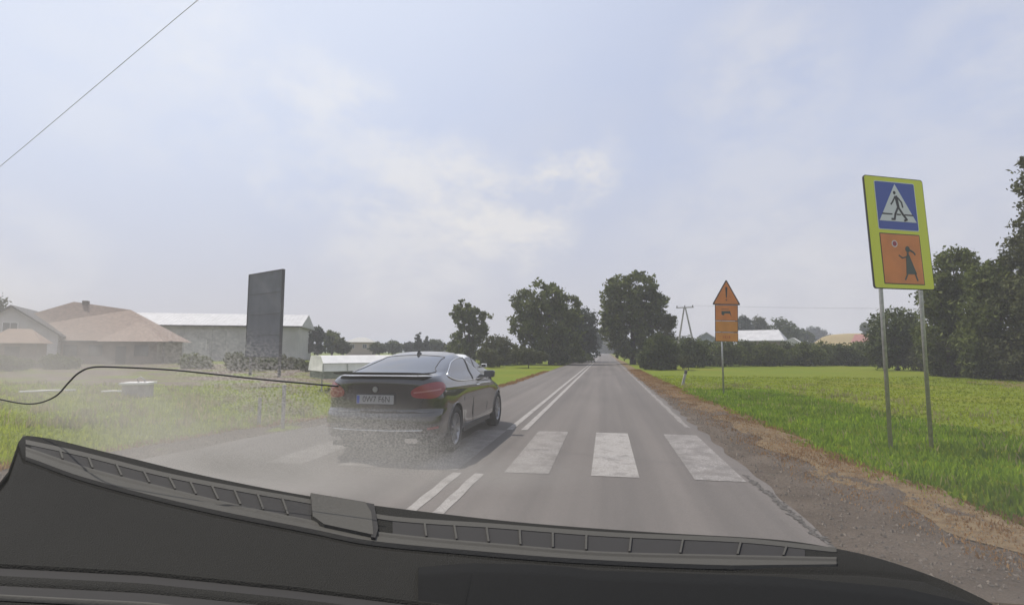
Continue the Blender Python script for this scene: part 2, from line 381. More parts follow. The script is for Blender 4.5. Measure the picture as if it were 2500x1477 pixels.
# grass blades
def blades(n, xf, y0, y1, h, name, label, m, power=1.0, wid=.012, cat='grass', lean=.5, clump=0):
    y = y0 + (y1 - y0) * rng.random(n) ** power; u = rng.random(n)
    if clump:
        k = rng.integers(0, clump, n); cyy = y0 + (y1 - y0) * rng.random(clump) ** power; cu = rng.random(clump)
        y = cyy[k] + rng.normal(0, .10, n); x = np.array([xf(a, b) for a, b in zip(cu[k], cyy[k])]) + rng.normal(0, .12, n)
    else:
        x = np.array([xf(a, b) for a, b in zip(u, y)])
    hh = h * (.45 + .9 * rng.random(n)) * (.9 + .2 * vnoise(x * 1.3, y * 1.1)); w = wid * (.6 + .8 * rng.random(n)) * (1 + y / 14)
    a = rng.random(n) * 6.28; dx, dy = np.cos(a), np.sin(a); l = lean * hh * rng.random(n); b2 = rng.random(n) * 6.28
    z = ground_z(x, y)
    p0 = np.stack([x - dx * w, y - dy * w, z], 1); p1 = np.stack([x + dx * w, y + dy * w, z], 1)
    mx, my = x + np.cos(b2) * l * .35, y + np.sin(b2) * l * .35
    p2 = np.stack([mx + dx * w * .6, my + dy * w * .6, z + hh * .6], 1)
    p3 = np.stack([x + np.cos(b2) * l, y + np.sin(b2) * l, z + hh], 1)
    v = np.stack([p0, p1, p2, p3], 1).reshape(-1, 3)
    return tag(np_mesh(name, v, 4, m), label, cat, kind='stuff')
rg = lambda u, y: right_grass(y) + .12 + (min(36, 1.2 * y + 6)) * u ** 1.3
lg = lambda u, y: left_grass(y) - .05 - (min(36, 1.4 * y + 3)) * u ** 1.3
blades(80000, rg, 3.5, 34, .05, 'meadow_grass', 'short green grass of the meadow right of the road', m_blade, 1.5)
blades(30000, lambda u, y: right_grass(y) + .3 + 3.5 * u, 3.5, 22, .10, 'lush_grass', 'taller lush green grass along the right verge', m_blade_deep, 1.4, clump=3000)
blades(2500, lambda u, y: right_grass(y) + .5 + 6 * u, 6, 26, .13, 'weeds', 'pale seeding weeds in the right verge', m_weed, 1.2, .007, clump=300, cat='weeds')
blades(75000, lambda u, y: right_grass(y) - .95 + 1.35 * np.sqrt(u), 3, 45, .05, 'dry_grass', 'dry brown grass fringe beside the gravel shoulder', m_dry, 1.5, .009)
blades(34000, lg, 3.2, 21, .10, 'verge_grass', 'short grass of the field left of the road', m_blade, 1.2)
blades(7000, lambda u, y: lg(u, y) - .2, 9, 21, .2, 'dry_weeds', 'dry yellow weeds in the left field', m_weed, 1.2, .009, clump=300, cat='weeds')
blades(9000, lambda u, y: left_grass(y) + .1 - .4 * u, 4, 40, .07, 'dry_verge_grass', 'dry grass fringe along the left verge', m_dry, 1.3, .009)

# ------------------------------------------------------------------ trees
def leafcloud(blobs, n, size, seed, tight=.16, flat_=.0):
    """blobs: (cx,cy,cz,rx,ry,rz); leaves in little clumps through each ellipsoid"""
    g = np.random.default_rng(seed)
    vol = np.array([b[3] * b[4] * b[5] for b in blobs]) ** .75; vol /= vol.sum(); out = []
    for b, w in zip(blobs, vol):
        k = max(20, int(n * w)); nc = max(8, int(k / (16 if tight > .15 else 34)))
        d = g.normal(size=(nc, 3)); d /= np.linalg.norm(d, axis=1)[:, None]
        rr = (.35 + .65 * g.random(nc) ** .45) * (1 + .13 * np.sin(d[:, 0] * 5 + seed) * np.cos(d[:, 2] * 4 + seed))
        cc = d * rr[:, None]
        idx = g.integers(0, nc, k)
        p = cc[idx] * np.array(b[3:6]) + g.normal(size=(k, 3)) * tight * np.mean(b[3:6]) * np.array([1, 1, .8]) + np.array(b[:3])
        out.append(p)
    p = np.concatenate(out); k = len(p)
    a = g.normal(size=(k, 3)); a /= np.linalg.norm(a, axis=1)[:, None]
    c = np.cross(a, g.normal(size=(k, 3))); c /= np.linalg.norm(c, axis=1)[:, None]
    s = size * (.55 + .9 * g.random(k))[:, None]
    v = np.stack([p - a * s, p + c * s * .45, p + a * s, p - c * s * .45], 1)
    v[:, :, 2] = np.maximum(v[:, :, 2], .02)
    return v.reshape(-1, 3)
tid = [0]
def tree(bx, by, dep, blobs, n, size, m, label, name='tree', cat='tree', group=None, trunk=.18, tight=.16, limbs=7, zoff=0.0):
    """(bx,by): picture point of its foot's direction; blobs in picture units (px,py,rx,ry[,depth shift m])"""
    tid[0] += 1; sd = tid[0] * 13 + 5
    base = P(bx, 858, dep); base.z = float(ground_z(base.x, base.y)) + zoff
    o = empty(name, base, label, cat, 0, group)
    g = random.Random(sd); bl = []
    for q in blobs:
        c = P(q[0], q[1], dep) - base; sc = dep / F
        rx, rz = q[2] * sc, q[3] * sc; ry = (rx + rz) / 2 * (q[5] if len(q) > 5 else .9)
        dy = q[4] if len(q) > 4 else g.uniform(-.3, .3) * ry
        bl.append((c.x, c.y + dy, c.z, rx, ry, rz))
    np_mesh('crown' if name != 'shrub' else 'foliage', leafcloud(bl, n, size, sd, tight), 4, m, o)
    top = max(b_[2] for b_ in bl)
    mb = MB(); tx = sum(b_[0] for b_ in bl) / len(bl)
    pts = [(0, 0, -.1), (tx * .1, .05, top * .25), (tx * .4, 0, top * .55), (tx * .7, 0, top * .85)]
    mb.tube(pts, [trunk * 1.3, trunk, trunk * .7, trunk * .3], 8)
    for b_ in bl[:limbs]:
        s0 = Vector(pts[1]).lerp(Vector(pts[2]), g.random())
        e = Vector(b_[:3]); mid = s0.lerp(e, .5) + Vector((g.uniform(-.2, .2), g.uniform(-.2, .2), -.05)) * b_[3]
        mb.tube([s0, mid, e, e + Vector((g.uniform(-.4, .4) * b_[3], 0, b_[5] * .7))], [trunk * .5, trunk * .35, trunk * .18, .015], 5)
    mb.out('trunk' if name != 'shrub' else 'stem', m_bark, o, True)
    return o

# the two big roadside trees of the avenue (left), trees behind them
tree(1345, 890, 60, [(1320, 740, 62, 45), (1290, 800, 48, 45), (1345, 800, 75, 60), (1290, 862, 50, 30), (1365, 850, 65, 45), (1350, 715, 34, 28), (1385, 760, 38, 45)],
     13000, .24, LEAF[0], 'tallest leafy tree left of the road with a two-lobed top', trunk=.28, tight=.115)
tree(1415, 885, 74, [(1410, 800, 45, 50), (1425, 850, 32, 40), (1385, 850, 45, 40), (1440, 822, 18, 28)],
     10000, .22, LEAF[3], 'dense rounded tree leaning to the left road edge', trunk=.28)
tree(1145, 880, 66, [(1135, 765, 34, 28), (1165, 785, 36, 30), (1145, 820, 45, 30), (1130, 858, 38, 30)], 7000, .22, LEAF[0], 'lone round-topped tree behind the white car', trunk=.2, tight=.12)
tree(1215, 885, 58, [(1215, 850, 35, 28), (1235, 870, 32, 22), (1195, 868, 25, 24)], 5000, .17, LEAF[2], 'low bush between the two left roadside trees', name='shrub', cat='shrub', trunk=.06)
tree(1180, 885, 50, [(1185, 872, 22, 20), (1205, 882, 24, 13)], 2600, .14, LEAF[2], 'yellowish bush just right of the white car mirror', name='shrub', cat='shrub', trunk=.04)
for i, (px, dep, lab) in enumerate(((1290, 48, 'brownish weedy bush at the foot of the tall left tree'), (1340, 58, 'dark bush in the shade of the tall left tree'), (1400, 66, 'dark bush nearest the left road edge'))):
    tree(px, 890, dep, [(px - 12, 868, 32, 16), (px + 20, 872, 26, 13)], 2600, .14, LEAF[(2, 1, 1)[i]], lab, name='shrub', cat='shrub', trunk=.04)
# right of the road
tree(1545, 885, 62, [(1510, 715, 40, 38), (1560, 700, 48, 38), (1520, 760, 50, 50), (1575, 755, 40, 45), (1540, 820, 62, 50), (1595, 745, 36, 38), (1610, 800, 34, 30), (1500, 800, 30, 50), (1560, 855, 60, 28)],
     16000, .24, LEAF[0], 'tall spreading tree right of the road', trunk=.3, tight=.115)
tree(1635, 885, 60, [(1632, 790, 20, 22), (1625, 830, 25, 30)], 2600, .16, LEAF[2], 'thin young tree beside the right roadside tree', trunk=.1)
tree(1612, 905, 44, [(1610, 850, 38, 32), (1585, 875, 26, 24), (1635, 870, 30, 28), (1610, 888, 45, 16)], 7000, .13, LEAF[1], 'rounded dark bush on the right verge below the tall tree', name='shrub', cat='shrub', trunk=.06)
tree(1680, 905, 42, [(1675, 882, 16, 14)], 1100, .10, LEAF[2], 'small yellow-green bush behind the leaning post', name='shrub', cat='shrub', trunk=.03)
# avenue far away closing the view
for i, (px, dep, r_, py, lab) in enumerate(((1452, 150, 16, 826, 'distant tree on the left of the far road end'), (1490, 300, 26, 842, 'distant tree where the road vanishes'), (1515, 220, 22, 832, 'distant tree right of the far road end'), (1462, 320, 14, 846, 'smallest distant tree at the vanishing road'),
                                          (1478, 420, 18, 846, 'farthest low tree closing the road view'))):
    tree(px, 858, dep, [(px, py, r_, 20), (px + r_ * .4, py + 12, r_, 14)], 1600, .0026 * dep + .1, LEAF[(3, 2, 1, 3, 2)[i]], lab, trunk=.25)
# hedge-like row of bushes across the meadow
hx = [(1690, 50, 34, 828), (1732, 54, 38, 832), (1782, 52, 36, 836), (1828, 55, 40, 835), (1878, 53, 40, 838), (1925, 56, 40, 836), (1972, 54, 42, 840), (2020, 57, 40, 838), (2066, 55, 38, 842), (2108, 56, 34, 838)]
hl = ['first shrub of the hedge row, beside the tall right tree', 'shrub of the hedge row under the A-frame pole', 'shrub of the hedge row behind the orange sign pole', 'shrub of the hedge row before the left part of the grey roof', 'shrub of the hedge row before the right part of the grey roof',
      'shrub of the hedge row below the round distant tree', 'shrub of the hedge row left below the yellow hill', 'shrub of the hedge row below the middle of the yellow hill', 'shrub of the hedge row below the pink roof', 'last shrub of the hedge row, beside the dark tree']
for i, (px, dep, r_, top) in enumerate(hx):
    tree(px, 892, dep, [(px - 8, (top + 885) / 2, r_ * .8, (888 - top) / 2), (px + 14, (top + 895) / 2, r_ * .75, (888 - top) / 2.3), (px, 880, r_, 14)], 5200, .13, LEAF[(1, 0, 0, 1, 0)[i % 5]], hl[i], name='shrub', cat='shrub', group='shrubs of the hedge across the meadow', trunk=.05)
# wall of trees at right
tree(2190, 900, 42, [(2190, 800, 50, 45), (2160, 845, 38, 45), (2225, 840, 45, 55), (2195, 870, 60, 28)], 12000, .14, LEAF[1], 'round dark tree behind the left sign post', trunk=.18)
tree(2320, 920, 32, [(2320, 670, 52, 60), (2290, 740, 45, 60), (2350, 760, 60, 80), (2300, 830, 60, 60), (2370, 860, 55, 55), (2330, 900, 60, 26)], 22000, .12, LEAF[0], 'dense tree right behind the yellow pedestrian sign', trunk=.2, tight=.12)
tree(2430, 930, 29, [(2410, 690, 46, 50), (2462, 668, 38, 42), (2430, 760, 65, 80), (2400, 840, 55, 70), (2460, 870, 60, 60), (2430, 905, 60, 26)], 22000, .11, LEAF[0], 'olive green tree near the right picture edge', trunk=.22, tight=.12)
tree(2560, 935, 27, [(2545, 470, 45, 60), (2535, 550, 46, 50), (2580, 610, 84, 84), (2560, 740, 100, 100), (2540, 860, 90, 80), (2600, 420, 90, 80), (2505, 400, 12, 22)], 26000, .11, LEAF[2], 'tallest tree, cut by the right picture edge', trunk=.3, tight=.12)
tree(2270, 915, 40, [(2262, 870, 34, 38), (2290, 890, 30, 22)], 4200, .12, LEAF[2], 'low bush between the two sign posts', name='shrub', cat='shrub', trunk=.05)
# background trees right
for px, py, rx, ry, dep, li, lab in ((1820, 800, 22, 36, 150, 3, 'distant tree just right of the orange sign'), (1858, 800, 22, 32, 155, 2, 'distant olive tree behind the grey roof'), (1915, 808, 40, 38, 140, 1, 'large round distant tree right of the grey roof'),
                                     (1960, 822, 26, 24, 170, 1, 'distant tree left of the yellow hill'), (1990, 814, 34, 16, 320, 3, 'line of far trees on the hill crest'), (1672, 836, 26, 14, 120, 1, 'distant tree at the foot of the A-frame pole'),
                                     (1725, 828, 20, 12, 170, 3, 'distant trees left of the orange sign'), (2113, 800, 9, 16, 190, 1, 'small dark conifer beside the pink roof')):
    tree(px, 858, dep, [(px - rx * .2, py, rx * .8, ry * .8), (px + rx * .3, py + ry * .3, rx * .7, ry * .7), (px, 848, rx, 12)], 3000, .0022 * dep + .05, LEAF[li], lab, trunk=.25)
# background trees left
for px, py, rx, ry, dep, li, lab in ((745, 825, 22, 28, 95, 3, 'far tree touching the end of the long hall'), (775, 815, 18, 22, 100, 3, 'pointed far tree right of the long hall'), (810, 825, 24, 22, 105, 0, 'bushy far tree left of the pale house'),
                                     (838, 840, 18, 14, 100, 2, 'low far tree beside the pale house'), (925, 848, 20, 12, 130, 1, 'low far tree right of the pale house'), (965, 842, 20, 14, 140, 1, 'small rounded far tree above the car roof'), (1002, 846, 16, 13, 150, 3, 'tiny far tree above the car roof'), (1068, 842, 20, 16, 140, 1, 'far tree left of the lone tree'),
                                     (1105, 848, 18, 14, 110, 2, 'low tree at the foot of the lone tree')):
    tree(px, 858, dep, [(px - rx * .2, py, rx * .8, ry * .8), (px + rx * .3, py + ry * .3, rx * .7, ry * .7), (px, 850, rx, 12)], 2600, .0022 * dep + .05, LEAF[li], lab, trunk=.2)
for px, dep, top, lab in ((1022, 130, 814, 'tall narrow spruce above the black car roof'), (1040, 135, 822, 'shorter narrow spruce above the black car roof'), (880, 180, 825, 'small spruce behind the pale house roof')):
    tree(px, 858, dep, [(px, top + 6, 4, 9), (px, top + 16, 8, 9), (px, top + 28, 12, 11), (px, top + 38, 14, 12)], 1800, .3, LEAF[3], lab, name='spruce_tree', trunk=.15)
tree(-25, 880, 60, [(-30, 745, 32, 32), (-15, 790, 26, 30), (-40, 830, 50, 40)], 6000, .18, LEAF[1], 'tree at the left picture edge behind the gabled house', trunk=.2)
for px, dep, top, lab in ((150, 44, 870, 'garden bush before the brown-roofed house'), (480, 46, 868, 'bush at the right corner of the brown-roofed house'), (590, 40, 866, 'bush before the dark grey billboard'), (650, 42, 874, 'low bush right under the billboard'), (700, 44, 872, 'bush right of the billboard'), (770, 34, 890, 'low bush at the left end of the white trailer'), (30, 40, 872, 'bush below the gabled house')):
    tree(px, 900, dep, [(px - 14, (top + 900) / 2, 28, (905 - top) / 2), (px + 18, (top + 905) / 2, 26, (900 - top) / 2.2)], 3600, .11, LEAF[(0, 2, 1)[px % 3]], lab, name='shrub', cat='shrub', trunk=.04)
# wooded rise at the horizon
def ridge(name, px0, px1, dep, h0, m, label, n=60, kind='structure', amp=1.5):
    v, f = [], []
    for i in range(n + 1):
        p = P(px0 + (px1 - px0) * i / n, 858, dep); t = i / n
        h = (h0(t) if callable(h0) else h0) + amp * float(vnoise(i * .8, 3))
        d = Vector((p.x, p.y, 0)).normalized()
        v += [(p.x, p.y, -1), (p.x + d.x * 8, p.y + d.y * 8, h), (p.x + d.x * 120, p.y + d.y * 120, h * .9), (p.x + d.x * 200, p.y + d.y * 200, -1)]
    for i in range(n):
        for k in range(3): a = i * 4 + k; f.append((a, a + 4, a + 5, a + 1))
    return tag(mesh(name, v, f, m, smooth=True), label, kind=kind)
m_wood = mat('far_woods', (.05, .066, .035), 1, var=.4, scale=.08, bump=1, bscale=.3, spec=0)
ridge('wooded_hills', -900, 3400, 900, lambda t: 9 + 4 * math.sin(t * 9), m_wood, 'low wooded rise along the horizon', 200)
hv = []; m_straw = mat('stubble_field', (.28, .21, .09), 1, var=.2, scale=.03, spec=0)
v, f = [], []
for j in range(9):
    for i in range(25):
        px = 1930 + (2400 - 1930) * i / 24; d = 230 + 14 * j
        p = P(px, 858, d); prof = np.interp(px, [1930, 1975, 2015, 2060, 2130, 2400], [0, 4, 10.2, 11.2, 11.5, 12])
        v.append((p.x, p.y, -1 + (prof + 1) * math.sin(min(1, j / 5) * math.pi / 2)))
for j in range(8):
    for i in range(24): a = j * 25 + i; f.append((a, a + 1, a + 26, a + 25))
tag(mesh('stubble_hill', v, f, m_straw, smooth=True), 'yellow stubble field rising on a low hill', kind='structure')

# ------------------------------------------------------------------ buildings
m_roof_pink = mat('faded_brown_tiles', (.25, .18, .14), .8, var=.15, scale=3)
m_roof_grey = mat('grey_sheet_roof', (.42, .41, .41), .6, var=.1, scale=1)
m_wall_brown = mat('brown_render', (.20, .16, .13), .9, var=.15, scale=1.5)
m_wall_white = mat('pale_render', (.50, .48, .46), .9, var=.1, scale=1)
m_wall_hall = mat('grey_hall_cladding', (.42, .40, .385), .85, var=.08, scale=.5)
m_trim = mat('dark_trim', (.05, .045, .045), .6)
m_glass = mat('window_glass', (.03, .035, .04), .08, spec=.8)
m_red = mat('red_tiles', (.30, .12, .10), .8, var=.1, scale=2)
m_orange_roof = mat('orange_tiles', (.27, .19, .14), .8, var=.1, scale=2)
m_white = mat('white_lacquer', (.78, .77, .74), .45)
def frame_at(px, dep, rz):
    p = P(px, 858, dep); return (p.x, p.y, -.03), rz
def facade_window(parent, M, x, z, w, h, y, fm_=None):
    fr = MB().box(x - w / 2 - .06, x + w / 2 + .06, y - .05, y + .02, z - .06, z + h + .06, M).out('window', fm_ or m_white, parent)
    MB().box(x - w / 2, x + w / 2, y - .06, y - .052, z, z + h, M).out('pane', m_glass, fr)
    MB().box(x - .02, x + .02, y - .075, y - .06, z, z + h, M).out('mullion', fm_ or m_white, fr)
    return fr
# brown hip-roofed house: a long ridge with lower hip wing at right
def hip(mb, x0, x1, y0, y1, z0, zr, rx0, rx1, yr, ov=.0):
    v = [(x0, y0, z0), (x1, y0, z0), (x1, y1, z0), (x0, y1, z0), (rx0, yr, zr), (rx1, yr, zr)]
    mb.add(v, [(0, 1, 5, 4), (1, 2, 5), (2, 3, 4, 5), (3, 0, 4), (0, 3, 2, 1)])
HD = 62.0; s_ = HD / F
face = math.atan2(0, 1)
loc = P(192, 858, HD); brz = R(30)
house = empty('farmhouse', (loc.x, loc.y, -.03), 'large house with faded brown hipped roof, far left', 'house', brz)
# local x runs along the facade that faces the camera
wl_ = 9.0
MB().box(-11.0, 8.6, 0, 9, 0, 2.75).out('wall', m_wall_brown, house)
rf = MB(); hip(rf, -12.0, 9.6, -.8, 9.8, 2.7, 7.6, -2.4, 3.6, 4.5)
rf.v[5] = (3.6, 4.5, 6.75)
roof = rf.out('roof', m_roof_pink, house)
r2 = MB(); hip(r2, 2.6, 9.2, -3.0, 5.0, 2.62, 5.0, 5.4, 6.0, 1.0); r2.out('porch_roof', m_roof_pink, house)
MB().box(3.3, 8.4, -2.3, 0, 0, 2.6).out('porch_wall', m_wall_brown, house)
MB().box(-1.5, -.9, 4.3, 4.9, 6.7, 7.75).out('chimney', m_wall_brown, roof)
MB().box(-12.05, 9.65, -.86, -.8, 2.6, 2.72).out('gutter', m_trim, roof)
for x in (-6.5, -3.6, -.8, 1.6): facade_window(house, None, x, 1.0, 1.2, 1.2, -.02, m_trim)
MB().box(4.3, 5.3, -2.36, -2.3, 0, 2.1).out('door', m_trim, house)
facade_window(house, None, 6.8, 1.0, 1.3, 1.2, -2.32, m_trim)
# long pale hall behind
lA, lB = P(250, 858, 78), P(728, 858, 84)
ang = math.atan2(lB.y - lA.y, lB.x - lA.x); Lh = (lB - lA).length
hall = empty('farm_hall', (lA.x, lA.y, -.03), 'long pale grey farm hall with light metal roof behind the brown-roofed house', 'building', ang)
def zz(py, dep): return CH + (858 - py) * dep / F
zE0 = zz(797, 84); zR0 = zz(770, 84)
MB().box(0, Lh, 0, 14, 0, zE0).out('wall', m_wall_hall, hall)
mb = MB(); mb.add([(-.5, -.5, zE0), (Lh + .5, -.5, zE0), (Lh + .5, 6.5, zE0 + 2.2), (-.5, 6.5, zE0 + 2.2), (Lh + .5, 14.5, zE0), (-.5, 14.5, zE0), (-.5, -.5, zE0 - .12), (Lh + .5, -.5, zE0 - .12), (Lh + .5, 14.5, zE0 - .12), (-.5, 14.5, zE0 - .12)],
                  [(0, 1, 2, 3), (3, 2, 4, 5), (0, 6, 7, 1), (1, 7, 8, 4, 2), (5, 9, 6, 0, 3), (4, 8, 9, 5)])
hr = mb.out('roof', m_roof_grey, hall)
for k in range(44):
    x = (Lh / 44) * (k + .5)
    MB().add([(x - .04, -.5, zE0 + .01), (x + .04, -.5, zE0 + .01), (x + .04, 6.5, zE0 + 2.21), (x - .04, 6.5, zE0 + 2.21), (x, -.5, zE0 + .04), (x, 6.5, zE0 + 2.24)], [(0, 4, 5, 3), (4, 1, 2, 5), (0, 1, 4), (3, 5, 2), (0, 3, 2, 1)]).out('seam', m_roof_grey, hr)
MB().box(-.5, Lh + .5, -.6, -.5, zE0 - .2, zE0 - .02).out('gutter', m_trim, hr)
for k in range(14): MB().box((k + .5) * Lh / 14 - .08, (k + .5) * Lh / 14 + .08, -.06, 0, 0, zE0 - .15).out('pilaster', m_wall_hall, hall)
for k in (): facade_window(hall, None, (k + 1) * Lh / 14, 2.4, 2.0, 1.0, -.02)
MB().box(6.4 * Lh / 14 - 1.6, 6.4 * Lh / 14 + 1.6, -.08, -.01, 0, 3.3).out('gate', m_wall_white, hall)
# gabled house at the left edge
loc = P(20, 858, 58)
gh = empty('gabled_house', (loc.x, loc.y, -.03), 'pale gabled house with dark roof edge at the left picture edge', 'house', R(40))
GH = zz(745, 58); w_ = 4.1
mb = MB(); mb.add([(-w_, 0, 0), (w_, 0, 0), (w_, 0, 3.6), (0, 0, GH - .15), (-w_, 0, 3.6), (-w_, 10, 0), (w_, 10, 0), (w_, 10, 3.6), (0, 10, GH - .15), (-w_, 10, 3.6)],
                  [(0, 1, 2, 3, 4), (5, 9, 8, 7, 6), (1, 6, 7, 2), (0, 4, 9, 5)])
mb.out('wall', m_wall_white, gh)
for s in (-1, 1):
    mb = MB(); n_ = Vector((s * (w_ + .5), 0, 3.6 - .4)); t_ = Vector((0, 0, GH))
    mb.add([(n_.x, -.5, n_.z), (0, -.5, t_.z), (0, 10.5, t_.z), (n_.x, 10.5, n_.z), (n_.x, -.5, n_.z - .18), (0, -.5, t_.z - .18), (0, 10.5, t_.z - .18), (n_.x, 10.5, n_.z - .18)], [(0, 1, 2, 3), (4, 7, 6, 5), (0, 4, 5, 1), (3, 2, 6, 7), (0, 3, 7, 4), (1, 5, 6, 2)])
    mb.out('roof', m_trim, gh)
facade_window(gh, None, 0, 3.4, 1.2, 1.2, -.02); facade_window(gh, None, -2.2, 1, 1.2, 1.3, -.02); facade_window(gh, None, 2.2, 1, 1.2, 1.3, -.02)
# small orange-roofed shed in front of it
loc = P(30, 858, 46)
sh = empty('shed', (loc.x, loc.y, -.03), 'small shed with orange roof in front of the gabled house', 'shed', R(38))
MB().box(-1.6, 1.6, 0, 3, 0, 2.2).out('wall', m_wall_brown, sh)
mb = MB(); hip(mb, -2, 2, -.4, 3.4, 2.2, 3.5, -.8, .8, 1.5); mb.out('roof', m_orange_roof, sh)
MB().box(-.5, .5, -.05, -.003, 0, 1.9).out('door', m_trim, sh)
# pale house among far trees
loc = P(876, 858, 150)
ph = empty('distant_house', (loc.x, loc.y, -.03), 'distant pale house with low hipped roof between the far trees', 'house', R(15))
MB().box(-3.6, 3.6, 0, 7, 0, 4.0).out('wall', mat('pink_render', (.42, .34, .29), .9), ph)
mb = MB(); hip(mb, -4.2, 4.2, -.6, 7.6, 4.0, 5.4, -1.2, 1.2, 3.5); mb.out('roof', mat('pale_roof', (.38, .37, .34), .8), ph)
facade_window(ph, None, -1.8, 2.3, 1.1, 1.1, -.02); facade_window(ph, None, 1.6, 2.3, 1.1, 1.1, -.02)
# right: grey-roofed farm building, blue-grey gable, pink roof
loc = P(1858, 858, 95)
gb = empty('grey_roofed_barn', (loc.x, loc.y, -.03), 'low barn with grey tin roof behind the hedge right of the orange sign', 'barn', R(-22))
MB().box(-4.0, 3.6, 0, 8, 0, 3.4).out('wall', m_wall_brown, gb)
mb = MB(); mb.add([(-4.4, -.5, 3.4), (3.9, -.5, 3.4), (2.6, 4, 5.4), (-4.4, 4, 5.4), (3.9, 8.5, 3.4), (-4.4, 8.5, 3.4), (-4.4, -.5, 3.25), (3.9, -.5, 3.25), (3.9, 8.5, 3.25), (-4.4, 8.5, 3.25)], [(0, 1, 2, 3), (3, 2, 4, 5), (1, 4, 2), (0, 3, 5), (0, 6, 7, 1), (1, 7, 8, 4), (5, 9, 6, 0), (4, 8, 9, 5)])
mb.out('roof', m_roof_grey, gb)
MB().box(-2.9, -1.7, -.05, -.003, 0, 2.4).out('door', m_trim, gb)
MB().prism([(3.62, 0), (6.4, 0), (6.4, 2.9), (5.0, 3.9), (3.62, 3.2)], .5, 7).out('side_wing', m_wall_white, gb)
loc = P(1726, 858, 120)
bg = empty('blue_gabled_house', (loc.x, loc.y, -.03), 'small blue-grey gabled house left of the orange sign', 'house', R(-10))
MB().prism([(-2.4, 0), (2.4, 0), (2.4, 3.9), (0, 5.6), (-2.4, 3.9)], 0, 8).out('wall', mat('bluegrey', (.30, .32, .36), .9), bg)
for s in (-1, 1): MB().prism([(0, 5.62), (s * 2.9, 3.58), (s * 2.9, 3.72), (0, 5.8)], -.4, 8.4).out('roof', m_roof_grey, bg)
facade_window(bg, None, 0, 3.2, .9, .9, -.02)
loc = P(2110, 858, 180)
pk = empty('pink_roofed_house', (loc.x, loc.y, -.03), 'distant house with pinkish red roof below the hilltop', 'house', R(-15))
MB().box(-2.4, 2.4, 0, 6, 0, 4.6).out('wall', m_wall_white, pk)
mb = MB(); hip(mb, -3, 3, -.6, 6.6, 4.6, 7.2, -2, 2, 3); mb.out('roof', m_red, pk)

# billboard seen from behind
pA, pB = P(603, 858, 33.5), P(684, 858, 31.2)
bd = pB - pA; ba = math.atan2(bd.y, bd.x); bl_ = bd.length
m_board = mat('dark_grey_panel', (.12, .125, .145), .7, var=.12, scale=1.2)
bb = empty('billboard', (pA.x, pA.y, -.03), 'tall dark grey billboard panel standing before the long hall', 'billboard', ba)
zt = zz(664, 32.3); 
MB().box(0, bl_, -.06, .06, 1.2, zt).out('panel', m_board, bb)
mf = mat('panel_frame', (.06, .06, .065), .6)
for x0, x1, z0, z1 in ((-.05, 0, 1.15, zt + .05), (bl_, bl_ + .05, 1.15, zt + .05), (0, bl_, zt, zt + .05), (0, bl_, 1.15, 1.2)): MB().box(x0, x1, -.09, .09, z0, z1).out('frame', mf, bb)
for k in range(1, 4): MB().box(0, bl_, -.075, -.061, 1.2 + k * (zt - 1.2) / 4 - .012, 1.2 + k * (zt - 1.2) / 4 + .012).out('seam', mf, bb)
for x in (.25, bl_ - .25): MB().box(x - .07, x + .07, .07, .2, -.1, zt - .3).out('post', mf, bb)

# ------------------------------------------------------------------ poles and wires
m_steel = mat('galvanised_steel', (.42, .42, .41), .45, .7, var=.15, scale=20)
m_concrete = mat('concrete', (.32, .30, .28), .9, var=.2, scale=5)
m_wire = mat('wire', (.03, .03, .03), .5)
loc = P(1675, 858, 85); 
ap = empty('power_pole', (loc.x, loc.y, -.03), 'A-frame power pole with crossarm standing above the hedge', 'power pole', R(-14))
ht = zat(1675, 750, loc)
for s in (-1, 1): MB().tube([(s * 1.65, 0, 0), (s * .1, 0, ht - .1)], [.17, .11], 8).out('leg', m_concrete, ap)
MB().box(-.9, .9, -.06, .06, ht * .45, ht * .45 + .12).out('brace', m_concrete, ap)
MB().box(-1.35, 1.35, -.08, .08, ht - .1, ht + .06).out('crossarm', m_concrete, ap)
for x in (-1.2, 0, 1.2): MB().tube([(x, 0, ht + .05), (x, 0, ht + .18), (x, 0, ht + .32)], [.05, .1, .05], 8).out('insulator', m_wire, ap)
def sag(a, b_, s, n=24): return [Vector(a).lerp(Vector(b_), i / n) - Vector((0, 0, 4 * s * (i / n) * (1 - i / n))) for i in range(n + 1)]
mA = Matrix.Translation(ap.location) @ Matrix.Rotation(R(-14), 4, 'Z')
for k, x in enumerate((-1.2, 0, 1.2)):
    a = mA @ Vector((x, 0, ht + .33)); e = a + Vector((120, 10, 2))
    tag(MB().tube(sag(a, e, 1.6), .004, 4).out('power_wire', m_wire), 'thin power wire leaving the A-frame pole, %s insulator' % ['left', 'middle', 'right'][k], 'wire', 'wires of the A-frame pole')
w0, w1 = P(-350, 690, 26), P(430, 45, 15.0); w2 = w1 + (w1 - w0) * .35
tag(MB().tube([w0, w0.lerp(w1, .33) - Vector((0, 0, .12)), w0.lerp(w1, .66) - Vector((0, 0, .1)), w1, w2], .009, 6).out('overhead_cable', mat('pale_wire', (.25, .25, .27), .5)), 'thin overhead cable crossing the upper left sky', 'cable')

